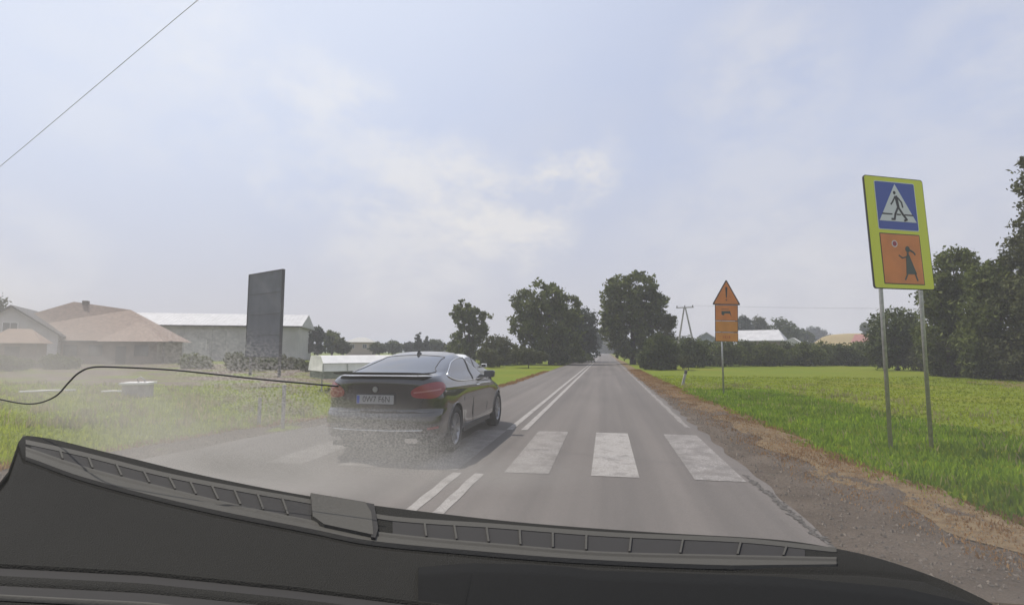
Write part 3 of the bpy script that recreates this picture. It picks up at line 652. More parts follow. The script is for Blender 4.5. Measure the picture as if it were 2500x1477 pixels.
# ------------------------------------------------------------------ signs
m_fluo = mat('fluorescent_yellow', (.62, .66, .03), .45); m_blue = mat('sign_blue', (.03, .07, .34), .45); m_swhite = mat('sign_white', (.62, .64, .64), .45)
m_black = mat('sign_black', (.015, .015, .017), .5); m_orange = mat('sign_orange', (.62, .20, .04), .5, var=.1, scale=3); m_sred = mat('sign_red', (.30, .03, .05), .5)
m_orange2 = mat('sign_orange_plate', (.62, .25, .04), .5, var=.08, scale=3); m_girl = mat('faded_dark_green', (.05, .07, .06), .6); m_back = mat('sign_back_grey', (.35, .35, .36), .5, .4)
pl = G(2175, 1098, -.02); pr = pl + Vector((math.cos(YAW + R(14)), math.sin(YAW + R(14)), 0)) * (102 / 241 * 1.5 / .79)
sd_ = pr - pl; sa = math.atan2(sd_.y, sd_.x)
sign = empty('pedestrian_crossing_sign', (pl.x, pl.y, -.03), 'tall yellow sign on two posts with blue pedestrian square above orange girl plate', 'road sign', sa)
sw = sd_.length; dS = (CM.transposed() @ (pl - EYE)); depS = -dS.z
pm_ = (pl + pr) / 2; zt_, zb_ = zat(2190, 426, pm_), zat(2212, 702, pm_)
ppm = F / depS
Wd = 152 / ppm / .79; cxs = sw / 2 + .03
Mtilt = Matrix.Translation((cxs, -.05, zb_)) @ Matrix.Rotation(R(-2.5), 4, 'X') @ Matrix.Rotation(R(0), 4, 'Y')
Hh = (zt_ - zb_) / math.cos(R(2.5))
# posts lean back with the panel near its upper half
for x in (0, sw):
    MB().tube([(x, 0, -.3), (x, 0, zb_ + .05), (x, .012, zb_ + .45), (x, .07, zb_ + Hh * .92)], .03, 12).out('post', m_steel, sign, True)
hw = Wd / 2
pn = MB().prism(rrect(-hw, hw, 0, Hh, .05), 0, .02, Mtilt).out('panel', m_black, sign)
MB().prism(rrect(-hw + .014, hw - .014, .014, Hh - .014, .04), -.004, -.0005, Mtilt).out('yellow_field', m_fluo, pn)
MB().prism(rrect(-hw, hw, .001, Hh, .05), .021, .024, Mtilt).out('back_plate', m_back, pn)
q = Hh / 1.47
bx0, bx1, bz0, bz1 = -.66 * hw, .66 * hw, Hh * .525, Hh * .95
MB().prism(rrect(bx0 - .012, bx1 + .012, bz0 - .012, bz1 + .012, .03), -.0062, -.0042, Mtilt).out('square_border', m_swhite, pn)
MB().prism(rrect(bx0, bx1, bz0, bz1, .025), -.0085, -.0064, Mtilt).out('blue_square', m_blue, pn)
u = lambda x, z: (bx0 + (bx1 - bx0) * x, bz0 + (bz1 - bz0) * z)
MB().prism([u(.03, .17), u(.97, .17), u(.5, .97)], -.0107, -.0087, Mtilt).out('white_triangle', m_swhite, pn)
bar = MB()
bar.prism([u(.10, .305), u(.36, .305), u(.37, .335), u(.115, .335)], -.0128, -.0108, Mtilt)
bar.prism([u(.47, .305), u(.58, .305), u(.575, .335), u(.475, .335)], -.0128, -.0108, Mtilt)
bar.prism([u(.68, .305), u(.905, .305), u(.89, .335), u(.67, .335)], -.0128, -.0108, Mtilt)
bar.out('crossing_bar', m_black, pn)
def limb(mb, pts, w, y0, y1, uu=None, M=None):
    for a, c in zip(pts, pts[1:]):
        a2, c2 = Vector(uu(*a)), Vector(uu(*c)); d = (c2 - a2).normalized(); nn = Vector((-d.y, d.x)); wa, wc = (w if isinstance(w, tuple) else (w, w))
        mb.prism([tuple(a2 + nn * wa - d * wa * .5), tuple(a2 - nn * wa - d * wa * .5), tuple(c2 - nn * wc + d * wc * .5), tuple(c2 + nn * wc + d * wc * .5)], y0, y1, M)
man = MB(); hc = u(.47, .78)
man.prism([(hc[0] + .026 * math.cos(t * .524), hc[1] + .030 * math.sin(t * .524)) for t in range(12)], -.0132, -.0109, Mtilt)
Lb = lambda pts, w, k: limb(man, pts, w, -.0132 - k * .0008, -.0109, u, Mtilt)
Lb([(.50, .70), (.535, .47)], (.030, .026), 0); Lb([(.47, .69), (.40, .58), (.355, .53)], .0125, 1); Lb([(.54, .68), (.63, .58), (.645, .48)], .0125, 2)
Lb([(.51, .45), (.44, .33), (.41, .215), (.34, .215)], .0165, 3); Lb([(.55, .45), (.63, .33), (.72, .22), (.66, .20)], .0165, 4)
man.out('walking_figure', m_black, pn)
ox0, ox1, oz0, oz1 = -.66 * hw, .66 * hw, Hh * .045, Hh * .485
MB().prism(rrect(ox0 - .006, ox1 + .006, oz0 - .006, oz1 + .006, .008), -.0062, -.0042, Mtilt).out('plate_border', m_black, pn)
MB().prism(rrect(ox0 + .008, ox1 - .008, oz0 + .008, oz1 - .008, .006), -.0085, -.0064, Mtilt).out('orange_plate', m_orange, pn)
u2 = lambda x, z: (ox0 + (ox1 - ox0) * x, oz0 + (oz1 - oz0) * z)
c0 = u2(.34, .80)
MB().prism([(c0[0] + .056 * math.cos(t * .2618), c0[1] + .056 * math.sin(t * .2618)) for t in range(24)], -.0105, -.0087, Mtilt).out('disc_rim', m_swhite, pn)
MB().prism([(c0[0] + .042 * math.cos(t * .2618), c0[1] + .042 * math.sin(t * .2618)) for t in range(24)], -.0125, -.0107, Mtilt).out('disc', m_sred, pn)
girl = MB(); c1 = u2(.655, .70)
girl.prism([(c1[0] + .046 * math.cos(t * .4488), c1[1] + .052 * math.sin(t * .4488)) for t in range(14)], -.0112, -.0088, Mtilt)
girl.prism([u2(.60, .57), u2(.68, .59), u2(.83, .20), u2(.56, .20)], -.0110, -.0088, Mtilt)
Lg = lambda pts, w, k: limb(girl, pts, w, -.0118 - k * .0005, -.0088, u2, Mtilt)
Lg([(.63, .55), (.50, .52), (.42, .57)], .011, 0); Lg([(.60, .22), (.52, .09)], .013, 1); Lg([(.78, .22), (.83, .08)], .013, 2); Lg([(.72, .68), (.80, .64), (.83, .60)], .013, 3); Lg([(.645, .62), (.645, .55)], .018, 4)
girl.out('girl_figure', m_girl, pn)

# orange construction sign
tp = G(1768, 966, -.02); dT = -(CM.transposed() @ (tp - EYE)).z; pm = F / dT
ts = empty('construction_warning_sign', (tp.x, tp.y, -.03), 'orange triangular warning sign with three orange plates on a single post', 'road sign', R(6))
zP = lambda py: zat(1778, py, tp)
MB().tube([(0, .04, -.3), (0, .04, zP(738))], .03, 10).out('post', m_steel, ts, True)
Tt = Matrix.Translation((.10, 0, 0)) @ Matrix.Rotation(R(1.5), 4, 'Y')
tw = 33 / pm
def rtri(cx, z0, z1, w, r, n=5):
    A, B, C_ = Vector((cx - w, z0)), Vector((cx + w, z0)), Vector((cx, z1)); o = []
    for p, a, b_ in ((B, A, C_), (C_, B, A), (A, C_, B)):
        d1, d2 = (a - p).normalized(), (b_ - p).normalized()
        for k in range(n + 1):
            t = k / n; o.append(tuple((p + d1 * r) * (1 - t) ** 2 + p * 2 * t * (1 - t) + (p + d2 * r) * t * t))
    return o
tz0, tz1 = zP(742), zP(679)
tri_ = MB().prism(rtri(0, tz0, tz1, tw * 1.05, .07), -.01, .005, Tt).out('triangle', m_black, ts)
MB().prism(rtri(0, tz0 + .035, tz1 - .075, tw * 1.05 - .062, .05), -.014, -.0105, Tt).out('orange_face', m_orange, tri_)
ex = MB(); zc = (tz1 - tz0)
ex.prism([(-.035, tz0 + zc * .66), (.035, tz0 + zc * .66), (.016, tz0 + zc * .28), (-.016, tz0 + zc * .28)], -.018, -.0145, Tt)
ex.prism([(.036 * math.cos(t * .628), tz0 + zc * .67 + .03 * math.sin(t * .628)) for t in range(10)], -.019, -.0145, Tt)
ex.prism([(.024 * math.cos(t * .628), tz0 + zc * .19 + .024 * math.sin(t * .628)) for t in range(10)], -.018, -.0145, Tt)
ex.out('exclamation_mark', m_black, tri_)
pw = 27 / pm; edges = (742, 781, 809, 832)
for k in range(3):
    z1, z0 = zP(edges[k]) - .004, zP(edges[k + 1]) + .004
    pp = MB().prism(rrect(-pw - .01, pw + .01, z0, z1, .015), -.008, .004, Tt).out('plate', m_black, ts)
    pf = MB().prism(rrect(-pw + .008, pw - .008, z0 + .016, z1 - .012, .012), -.012, -.0085, Tt).out('plate_face', m_orange2 if k else m_orange, pp)
    if k == 0:
        cm = MB(); zc = (z0 + z1) / 2
        cm.prism([(-.17, zc - .02), (.10, zc - .02), (.17, zc - .12), (.14, zc - .02), (.12, zc + .07), (-.17, zc + .06)], -.0155, -.0125, Tt)
        cm.prism([(-.17, zc - .02), (-.06, zc - .02), (-.10, zc - .09), (-.17, zc - .06)], -.0165, -.0125, Tt)
        cm.prism([(-.17, zc + .12), (.08, zc + .12), (.08, zc + .135), (-.17, zc + .135)], -.0155, -.0125, Tt)
        cm.out('pictogram', m_girl, pp)
    if k == 2:
        bx = MB(); zc = (z0 + z1) / 2
        for a, c in ((-.13, -.10), (-.07, -.02), (.02, .04), (.07, .12)): bx.prism([(a, zc - .05), (c, zc - .05), (c, zc + .05), (a, zc + .05)], -.0155, -.0125, Tt)
        bx.out('faded_figures', mat('faded_orange_red', (.5, .13, .03), .6), pp)

# leaning marker stump
b0 = G(1666, 941, -.02); t0_ = Vector((b0.x + .18, b0.y, .66))
st = empty('marker_post', (b0.x, b0.y, -.03), 'short leaning grey roadside marker post in the right verge', 'post')
lv = t0_ - b0
MB().box(-.07, .07, -.05, .05, -.15, lv.length, lv.to_track_quat('Z', 'Y').to_matrix().to_4x4()).out('shaft', m_concrete, st, bevel=.012)
MB().box(-.074, .074, -.054, .054, lv.length - .16, lv.length - .02, lv.to_track_quat('Z', 'Y').to_matrix().to_4x4()).out('dark_band', m_trim, st)
# little things in the left field
wp = G(336, 968, -.02)
we = empty('concrete_well', (wp.x, wp.y, -.03), 'small concrete well with flat white lid in the left field', 'well', R(25))
MB().box(-.35, .35, -.35, .35, -.1, .42).out('shaft', m_concrete, we, bevel=.03)
MB().box(-.42, .42, -.42, .42, .42, .49).out('lid', m_white, we, bevel=.01)
MB().tube([(0, 0, .49), (-.05, 0, .60), (.05, 0, .66), (.16, 0, .58), (.2, 0, .49)], .03, 6).out('handle', m_concrete, we, True)
for pa, pb, lab in (((45, 957), (185, 952), 'left low white rail lying in the field'), ((248, 956), (305, 955), 'short low white rail beside the concrete well')):
    a, e = G(*pa, .10), G(*pb, .10)
    tag(MB().tube([a, a.lerp(e, .5) + Vector((0, 0, .01)), e], .035, 8).out('rail', m_white, None, True), lab, 'rail')
for k, (px, py, h) in enumerate(((632, 1040, .55), (690, 1050, .85))):
    p = G(px, py, -.02)
    tag(MB().box(p.x - .025, p.x + .025, p.y - .025, p.y + .025, -.1, h).out('stake', m_concrete), 'thin grey stake in the grass left of the black car, %s' % ('shorter one' if k == 0 else 'taller one'), 'stake')

# ------------------------------------------------------------------ cars
def pchip(xs_, ys_, t):
    """smooth monotone interpolation"""
    xs_, ys_ = np.array(xs_, float), np.array(ys_, float); h = np.diff(xs_); d = np.diff(ys_) / h
    m_ = np.zeros(len(xs_)); m_[0], m_[-1] = d[0], d[-1]
    for i in range(1, len(xs_) - 1):
        m_[i] = 0 if d[i - 1] * d[i] <= 0 else 2 * d[i - 1] * d[i] / (d[i - 1] + d[i])
    i = np.clip(np.searchsorted(xs_, t) - 1, 0, len(d) - 1); s = (t - xs_[i]) / h[i]
    return ys_[i] * (2 * s**3 - 3 * s**2 + 1) + m_[i] * h[i] * (s**3 - 2 * s**2 + s) + ys_[i + 1] * (3 * s**2 - 2 * s**3) + m_[i + 1] * h[i] * (s**3 - s**2)
# levels: z, y_rear, y_front, half width, rear corner length, front corner length
LV = [(.20, .30, 4.45, .78, .30, .5), (.27, .10, 4.62, .87, .32, .55), (.36, .03, 4.70, .895, .34, .6), (.50, .0, 4.74, .905, .36, .65), (.60, .005, 4.75, .91, .38, .7),
      (.645, .03, 4.74, .912, .38, .7), (.70, .075, 4.70, .913, .38, .7), (.80, .075, 4.58, .912, .38, .75), (.90, .065, 4.25, .905, .40, .8), (.98, .055, 3.85, .89, .42, .8), (1.05, .045, 3.52, .865, .45, .7),
      (1.10, .05, 3.30, .83, .48, .6), (1.135, .10, 3.20, .80, .5, .5), (1.155, .30, 3.14, .785, .42, .45), (1.175, .47, 3.08, .772, .36, .42), (1.24, .75, 2.93, .735, .34, .42), (1.31, 1.04, 2.76, .69, .34, .42), (1.38, 1.36, 2.55, .635, .34, .42),
      (1.43, 1.64, 2.38, .575, .3, .36), (1.462, 1.86, 2.26, .49, .2, .2), (1.48, 2.02, 2.18, .34, .1, .1), (1.487, 2.09, 2.12, .12, .03, .03)]
WR, WF, WRAD = .98, 3.88, .345
def body_mesh(nl=120):
    A = np.array(LV); t0 = np.arange(len(A)); tt = np.linspace(0, len(A) - 1, nl)
    C = [pchip(t0, A[:, k], tt) for k in range(6)]
    nr, ns, nf = 26, 90, 26
    rings = []
    for z, ya, yb, w, ar, af in zip(*C):
        ar = min(ar, (yb - ya) * .48); af = min(af, (yb - ya) * .48)
        pts = []
        p = 2.6
        for k in range(nr):
            th = (k / nr) * math.pi / 2; x = w * math.sin(th) ** (2 / p); y = ya + .06 * (x / w) ** 2 * (w / .9) + ar * (1 - max(0, math.cos(th)) ** (2 / p)) * .999
            pts.append((x, y))
        y0 = ya + ar + .06 * w / .9; y1 = yb - af - .1 * w / .9
        for k in range(ns + 1):
            y = y0 + (y1 - y0) * k / ns
            bulge = 0
            if z < 1.05:
                k_ = math.exp(-((z - .6) / .32) ** 2)
                bulge = .022 * k_ * (math.exp(-((y - WR) / .45) ** 2) + math.exp(-((y - WF) / .45) ** 2)) - .018 * math.exp(-((z - .50) / .13) ** 2) * math.exp(-((y - 2.4) / .9) ** 2)
                bulge += .008 * math.exp(-((z - (.93 - .03 * (y - 2))) / .02) ** 2)
            pts.append((w + bulge, y))
        for k in range(1, nf + 1):
            th = (k / nf) * math.pi / 2; x = w * math.cos(th) ** (2 / 2.3) if k < nf else 0.0; y = yb - .1 * (x / w) ** 2 * (w / .9) - af * (1 - math.sin(th) ** (2 / 2.3))
            pts.append((x, y))
        rings.append([(x * .955, y, z) for x, y in pts])
    m_ = len(rings[0]); v, f = [], []
    full = 2 * m_ - 2
    for r in rings: v += r + [(-x, y, z) for x, y, z in r[-2:0:-1]]
    for j in range(nl - 1):
        for i in range(full): i2 = (i + 1) % full; f.append((j * full + i, j * full + i2, (j + 1) * full + i2, (j + 1) * full + i))
    f.append(tuple((nl - 1) * full + i for i in range(full)))
    return v, f
_bv, _bf = body_mesh()
CARBVH = BVHTree.FromPolygons([Vector(q) for q in _bv], _bf)
def keep(f):
    c = [sum(_bv[i][k] for i in f) / len(f) for k in range(3)]
    for wy in (WR, WF):
        if abs(c[0]) > .55 and (c[1] - wy) ** 2 + (c[2] - .34) ** 2 < .385 ** 2: return False
    return True
_bf2 = [f for f in _bf if keep(f)]
def hit(o, d, off):
    h = CARBVH.ray_cast(Vector(o), Vector(d).normalized())
    if h[0] is None: return None
    return h[0] - Vector(d).normalized() * off
def proj(kind, off, side=1):
    if kind == 'side': return lambda a, b_: hit((side * 2, a, b_), (-side, 0, 0), off)
    if kind == 'rear': return lambda a, b_: hit((a, -1, b_), (0, 1, 0), off)
    if kind == 'front': return lambda a, b_: hit((a, 6, b_), (0, -1, 0), off)
    if kind == 'rcorner':   # a: angle from straight back, b: height
        return lambda a, b_: hit((side * (.42 + 2 * math.sin(a)), .60 - 2 * math.cos(a), b_), (-side * math.sin(a), math.cos(a), 0), off)
    if kind == 'fcorner': return lambda a, b_: hit((side * (.42 + 2 * math.sin(a)), 3.9 + 2 * math.cos(a), b_), (-side * math.sin(a), -math.cos(a), 0), off)
def patch(name, poly, pj, m, parent, step=.04, flip=False):
    bm = bmesh.new(); vs = [bm.verts.new((a, b_, 0)) for a, b_ in poly]; bm.faces.new(vs)
    for ax in (0, 1):
        lo = min(p[ax] for p in poly); hi = max(p[ax] for p in poly); n = max(1, int((hi - lo) / step))
        for k in range(1, n + 1):
            co = [0, 0, 0]; co[ax] = lo + (hi - lo) * k / (n + 1); no = [0, 0, 0]; no[ax] = 1
            bmesh.ops.bisect_plane(bm, geom=bm.verts[:] + bm.edges[:] + bm.faces[:], plane_co=co, plane_no=no)
    bad = []
    for q in bm.verts:
        h = pj(q.co.x, q.co.y)
        if h is None: bad.append(q)
        else: q.co = h
    if bad: bmesh.ops.delete(bm, geom=bad, context='VERTS')
    bmesh.ops.recalc_face_normals(bm, faces=bm.faces)
    me = bpy.data.meshes.new(name); bm.to_mesh(me); bm.free()
    o = link(name, me, m, parent, True)
    return o
def smoothpoly(pts, n=6):
    o = []; L = len(pts)
    for i in range(L):
        p0, p1, p2, p3 = [Vector(pts[(i + k - 1) % L]) for k in range(4)]
        for k in range(n):
            t = k / n; o.append(tuple(.5 * ((2 * p1) + (-p0 + p2) * t + (2 * p0 - 5 * p1 + 4 * p2 - p3) * t * t + (-p0 + 3 * p1 - 3 * p2 + p3) * t ** 3)))
    return o
def outline(name, poly, pj, r, m, parent, close=True, n=5):
    pts = [pj(*p) for p in poly]; pts = [p for p in pts if p is not None]
    if len(pts) < 3: return None
    return MB().tube(pts, r, n, close=close).out(name, m, parent, True)
m_carglass = mat('tinted_car_glass', (.02, .022, .025), .06, spec=1.0, coat=.6)
m_chrome = mat('chrome', (.75, .75, .74), .15, 1.0)
m_plastic = mat('black_plastic', (.02, .02, .021), .5)
m_tyre = mat('tyre_rubber', (.022, .022, .022), .85, var=.2, scale=20)
m_alloy = mat('alloy_rim', (.30, .30, .31), .3, .8)
m_tail = mat('tail_light_red', (.22, .012, .016), .25, coat=.6)
m_tail2 = mat('tail_light_clear', (.35, .12, .11), .2, coat=.8)
m_plate = mat('number_plate', (.30, .30, .29), .6)
m_head = mat('headlamp_glass', (.5, .5, .5), .08, spec=.9)
SIDEWIN = smoothpoly([(.86, 1.13), (1.08, 1.225), (1.42, 1.325), (1.9, 1.378), (2.3, 1.365), (2.62, 1.27), (2.92, 1.14), (3.10, 1.055), (2.9, 1.02), (2.2, 1.015), (1.5, 1.025), (1.05, 1.06)])
def wheel_mesh():
    t, r_, s = MB(), MB(), MB()
    prof = [(-.11, .235), (-.118, .27), (-.112, .315), (-.085, .34), (0, .345), (.085, .34), (.112, .315), (.118, .27), (.11, .235), (.09, .225), (-.09, .225)]
    def lathe(mb, prof, n=40):
        v, f = [], []
        for i in range(n):
            a = 2 * math.pi * i / n
            for x, q in prof: v.append((x, q * math.cos(a), q * math.sin(a)))
        k = len(prof)
        for i in range(n):
            j = (i + 1) % n
            for q in range(k): q2 = (q + 1) % k; f.append((i * k + q, j * k + q, j * k + q2, i * k + q2))
        mb.add(v, f)
    lathe(t, prof); lathe(r_, [(.095, .24), (.105, .235), (.10, .215), (.02, .205), (-.08, .205), (-.08, .225), (.08, .226)])
    for k in range(10):
        a = 2 * math.pi * k / 10; M_ = Matrix.Rotation(a, 4, 'X')
        s.add([M_ @ Vector(q) for q in ((.085, -.018, .04), (.085, .018, .04), (.092, .012, .22), (.092, -.012, .22), (.05, -.025, .04), (.05, .025, .04), (.05, .018, .22), (.05, -.018, .22))],
              [(0, 1, 2, 3), (4, 7, 6, 5), (0, 4, 5, 1), (1, 5, 6, 2), (2, 6, 7, 3), (3, 7, 4, 0)])
    lathe(s, [(.095, .001), (.095, .055), (.05, .06), (.03, .001)], 20)
    d = MB(); lathe(d, [(.0, .001), (.0, .2), (-.02, .2), (-.02, .001)], 24)
    return t, r_, s, d
def build_car(loc, rz, label, paint, name='parked_car', group=None, text=None, lod=0):
    root = empty(name, loc, label, 'car', rz, group)
    body = mesh('body', _bv, _bf2, paint, root, True)
    fl = MB().box(-.72, .72, .25, 4.5, .17, .22).out('underbody', m_plastic, root)
    ab = MB()
    for wy in (WR, WF):
        for s in (-1, 1):
            pts = [(math.cos(a) * .395, .34 + math.sin(a) * .395) for a in np.linspace(-.45, math.pi + .45, 22)]
            v = [(s * x, wy + a, b_) for x in (.50, .845) for a, b_ in pts]; n = len(pts)
            f = [(i, i + 1, i + 1 + n, i + n) for i in range(n - 1)] + [tuple(range(n))]
            ab.add(v, f)
    ab.out('wheel_arch_liner', m_plastic, root)
    for s in (-1, 1):
        win = patch('side_window', SIDEWIN, proj('side', .006, s), m_carglass, root)
        outline('window_trim', SIDEWIN, proj('side', .008, s), .0105, m_chrome, win)
        MB().tube([p for p in (proj('side', .008, s)(2.02 + .03 * k, 1.015 + .36 * k / 6) for k in range(7)) if p], .014, 4).out('door_pillar', m_plastic, win)
        for wy in (WR, WF):
            arc = [(wy + math.cos(a) * .388, .34 + math.sin(a) * .388) for a in np.linspace(-.25, math.pi + .25, 30)]
            outline('arch_lip', arc, proj('side', -.004, s), .014, paint, body, close=False)
        door = [(1.55, .98), (1.42, .75), (1.50, .40), (1.62, .30), (2.9, .30), (3.02, .5), (3.08, .85), (3.05, 1.02)]
        outline('door_seam', door, proj('side', .0, s), .005, m_plastic, body, close=False)
        outline('door_seam', [(2.02, 1.0), (2.0, .7), (2.03, .32)], proj('side', .0, s), .005, m_plastic, body, close=False)
        a, b_ = proj('side', .03, s)(2.15, .92), proj('side', .03, s)(2.36, .915)
        MB().tube([a - Vector((s * .03, .01, 0)), a, b_, b_ + Vector((-s * .03, .01, 0))], [.01, .014, .014, .01], 6).out('door_handle', m_chrome, root, True)
        MB().prism([(.25, 0)] and [(1.5, .22), (3.3, .22), (3.3, .29), (1.5, .29)], -.02, .02, Matrix.Translation((s * .82, 0, 0)) @ Matrix.Rotation(R(90), 4, 'Z')).out('sill', m_plastic, root)
        tl = smoothpoly([(.16, .955), (.20, .87), (.50, .845), (.85, .85), (1.18, .93), (1.35, 1.0), (1.22, 1.055), (.85, 1.065), (.45, 1.03)], 4)
        t_ = patch('tail_light', tl, proj('rcorner', .012, s), m_tail, root, .05)
        patch('light_band', [(.22, .935), (.22, .915), (1.05, .955), (1.05, .975)], proj('rcorner', .017, s), m_tail2, t_, .06)
        patch('reflector', [(.58, .46), (.58, .43), (.9, .44), (.9, .47)], proj('rcorner', .01, s), m_tail, root, .06)
        hl_ = smoothpoly([(.55, .60), (.55, .70), (.9, .77), (1.25, .80), (1.15, .68), (.85, .60)], 4)
        patch('headlight', hl_, proj('fcorner', .01, s), m_head, root, .05)
        mm = Matrix.Translation((s * .92, 2.93, 1.075))
        mb = MB(); mb.box(-.10, .10, -.06, .06, -.065, .065, mm); mo = mb.out('mirror', paint, root, True, bevel=.035)
        MB().box(-.08, .08, -.066, -.0605, -.05, .05, mm).out('mirror_glass', m_carglass, mo)
        MB().tube([(s * .77, 2.95, 1.03), (s * .86, 2.93, 1.05)], .022, 6).out('mirror_arm', m_plastic, mo)
        ex = MB().tube([(s * .55, .06, .30), (s * .55, -.015, .295)], .0, 4) if False else MB()
        ex.prism(rrect(s * .55 - .09, s * .55 + .09, .275, .335, .025), -.01, .15); ex.out('exhaust_tip', m_chrome, root)
        for wy in (WR, WF):
            t, r_, sp, d = wheel_mesh(); M_ = Matrix.Translation((s * .765, wy, .345)) @ (Matrix.Rotation(math.pi, 4, 'Z') if s < 0 else Matrix.Identity(4))
            for q in (t, r_, sp, d): q.v = [tuple(M_ @ Vector(p)) for p in q.v]
            wo_ = t.out('wheel', m_tyre, root, True); r_.out('rim', m_alloy, wo_, True); sp.out('spokes', m_alloy, wo_); d.out('brake_disc', m_plastic, wo_)
    rw = smoothpoly([(-.60, 1.175), (0, 1.165), (.60, 1.175), (.57, 1.24), (.50, 1.35), (.46, 1.40), (0, 1.425), (-.46, 1.40), (-.50, 1.35), (-.57, 1.24)], 4)
    g_ = patch('rear_window', rw, proj('rear', .006), m_carglass, root)
    outline('window_seal', rw, proj('rear', .004), .008, m_plastic, g_)
    fw = smoothpoly([(-.66, 1.10), (0, 1.08), (.66, 1.10), (.60, 1.25), (.52, 1.37), (0, 1.40), (-.52, 1.37), (-.60, 1.25)], 4)
    patch('windscreen', fw, proj('front', .006), m_carglass, root)
    # lip spoiler on the boot lid
    sp = MB(); vs = []
    for i in range(21):
        x = -.70 + 1.4 * i / 20; c = 1 - (abs(x) / .72) ** 6 * .6
        yb_ = .045 + .10 * (x / .9) ** 2 + .16 * max(0, abs(x) / .7 - .7) * 2; 
        vs += [(x, yb_ + .20, 1.158), (x, yb_ + .06, 1.166 + .022 * c), (x, yb_ - .03, 1.168 + .036 * c), (x, yb_ - .028, 1.158 + .034 * c), (x, yb_ + .06, 1.152 + .016 * c)]
    f = []
    for i in range(20):
        for k in range(5): k2 = (k + 1) % 5; f.append((i * 5 + k, i * 5 + k2, (i + 1) * 5 + k2, (i + 1) * 5 + k))
    f += [tuple(range(5)), tuple(100 + k for k in range(4, -1, -1))]
    sp.add(vs, f).out('spoiler', m_plastic if lod == 0 else paint, root, False)
    for pts in ([(-.70, 1.06), (-.62, .80), (-.5, .70), (.5, .70), (.62, .80), (.70, 1.06)],):
        outline('boot_seam', smoothpoly(pts, 5)[:26], proj('rear', -.001), .005, m_plastic, body, close=False)
    outline('bumper_crease', [(x, .655) for x in np.linspace(-.8, .8, 30)], proj('rear', .0), .006, m_plastic, body, close=False)
    patch('rear_diffuser', smoothpoly([(-.62, .27), (-.7, .36), (-.5, .40), (.5, .40), (.7, .36), (.62, .27)], 4), proj('rear', .012), m_plastic, root)
    outline('chrome_strip', [(x, .425) for x in np.linspace(-.66, .66, 30)], proj('rear', .008), .008, m_chrome, root, close=False)
    ys = proj('rear', .02)(0, .84).y
    pr_ = MB().prism(rrect(-.27, .27, .775, .895, .012), ys - .012, ys + .02).out('number_plate', m_plate, root)
    MB().prism(rrect(-.285, .285, .76, .91, .012), ys + .0, ys + .05).out('plate_holder', m_plastic, root)
    if text:
        MB().box(-.265, -.225, ys - .0145, ys - .0125, .782, .888).out('blue_band', m_blue, pr_)
        tcv = bpy.data.curves.new('plate_text', 'FONT'); tcv.body = text; tcv.size = .115; tcv.align_x = 'CENTER'; tcv.align_y = 'CENTER'; tcv.extrude = .0008; tcv.space_character = 1.0
        to = bpy.data.objects.new('plate_text', tcv); COL.objects.link(to)
        dg = bpy.context.evaluated_depsgraph_get(); me = bpy.data.meshes.new_from_object(to.evaluated_get(dg)); bpy.data.objects.remove(to)
        me.transform(Matrix.Translation((.02, ys - .0138, .835)) @ Matrix.Rotation(R(90), 4, 'X') @ Matrix.Scale(.86, 4, (1, 0, 0))); me.name = 'lettering'
        link('lettering', me, m_black, pr_)
    ba_ = proj('rear', .012)(0, .97)
    MB().tube([(0, ba_.y, .97), (0, ba_.y - .012, .97)], [.04, .035], 16).out('badge', m_alloy, root)
    zt2 = CARBVH.ray_cast(Vector((0, 1.72, 3)), Vector((0, 0, -1)))[0].z
    MB().add([(-.022, 1.80, zt2 + .0), (.022, 1.80, zt2 + .0), (.022, 1.62, zt2 - .03), (-.022, 1.62, zt2 - .03), (0, 1.64, zt2 + .055), (0, 1.68, zt2 + .06)], [(0, 1, 2, 3), (3, 2, 4), (2, 1, 5, 4), (0, 3, 4, 5), (1, 0, 5)]).out('roof_antenna', m_plastic, root)
    patch('grille', smoothpoly([(-.38, .48), (-.42, .62), (-.3, .70), (.3, .70), (.42, .62), (.38, .48)], 4), proj('front', .01), m_plastic, root)
    MB().prism(rrect(-.26, .26, .38, .49, .01), 4.745, 4.775).out('front_plate', m_plate, root)
    return root
m_blackpaint = mat('black_car_paint', (.008, .008, .01), .13, coat=1.0, spec=.6)
m_whitepaint = mat('white_car_paint', (.72, .72, .70), .3, coat=.8)
rwc = G(1124, 1103)
CX = rwc.x - .955
build_car((CX, rwc.y - WR, .006), R(-1.0), 'black fastback car driving in the left lane beside the zebra crossing', m_blackpaint, 'black_car', text='0W7 F6N')
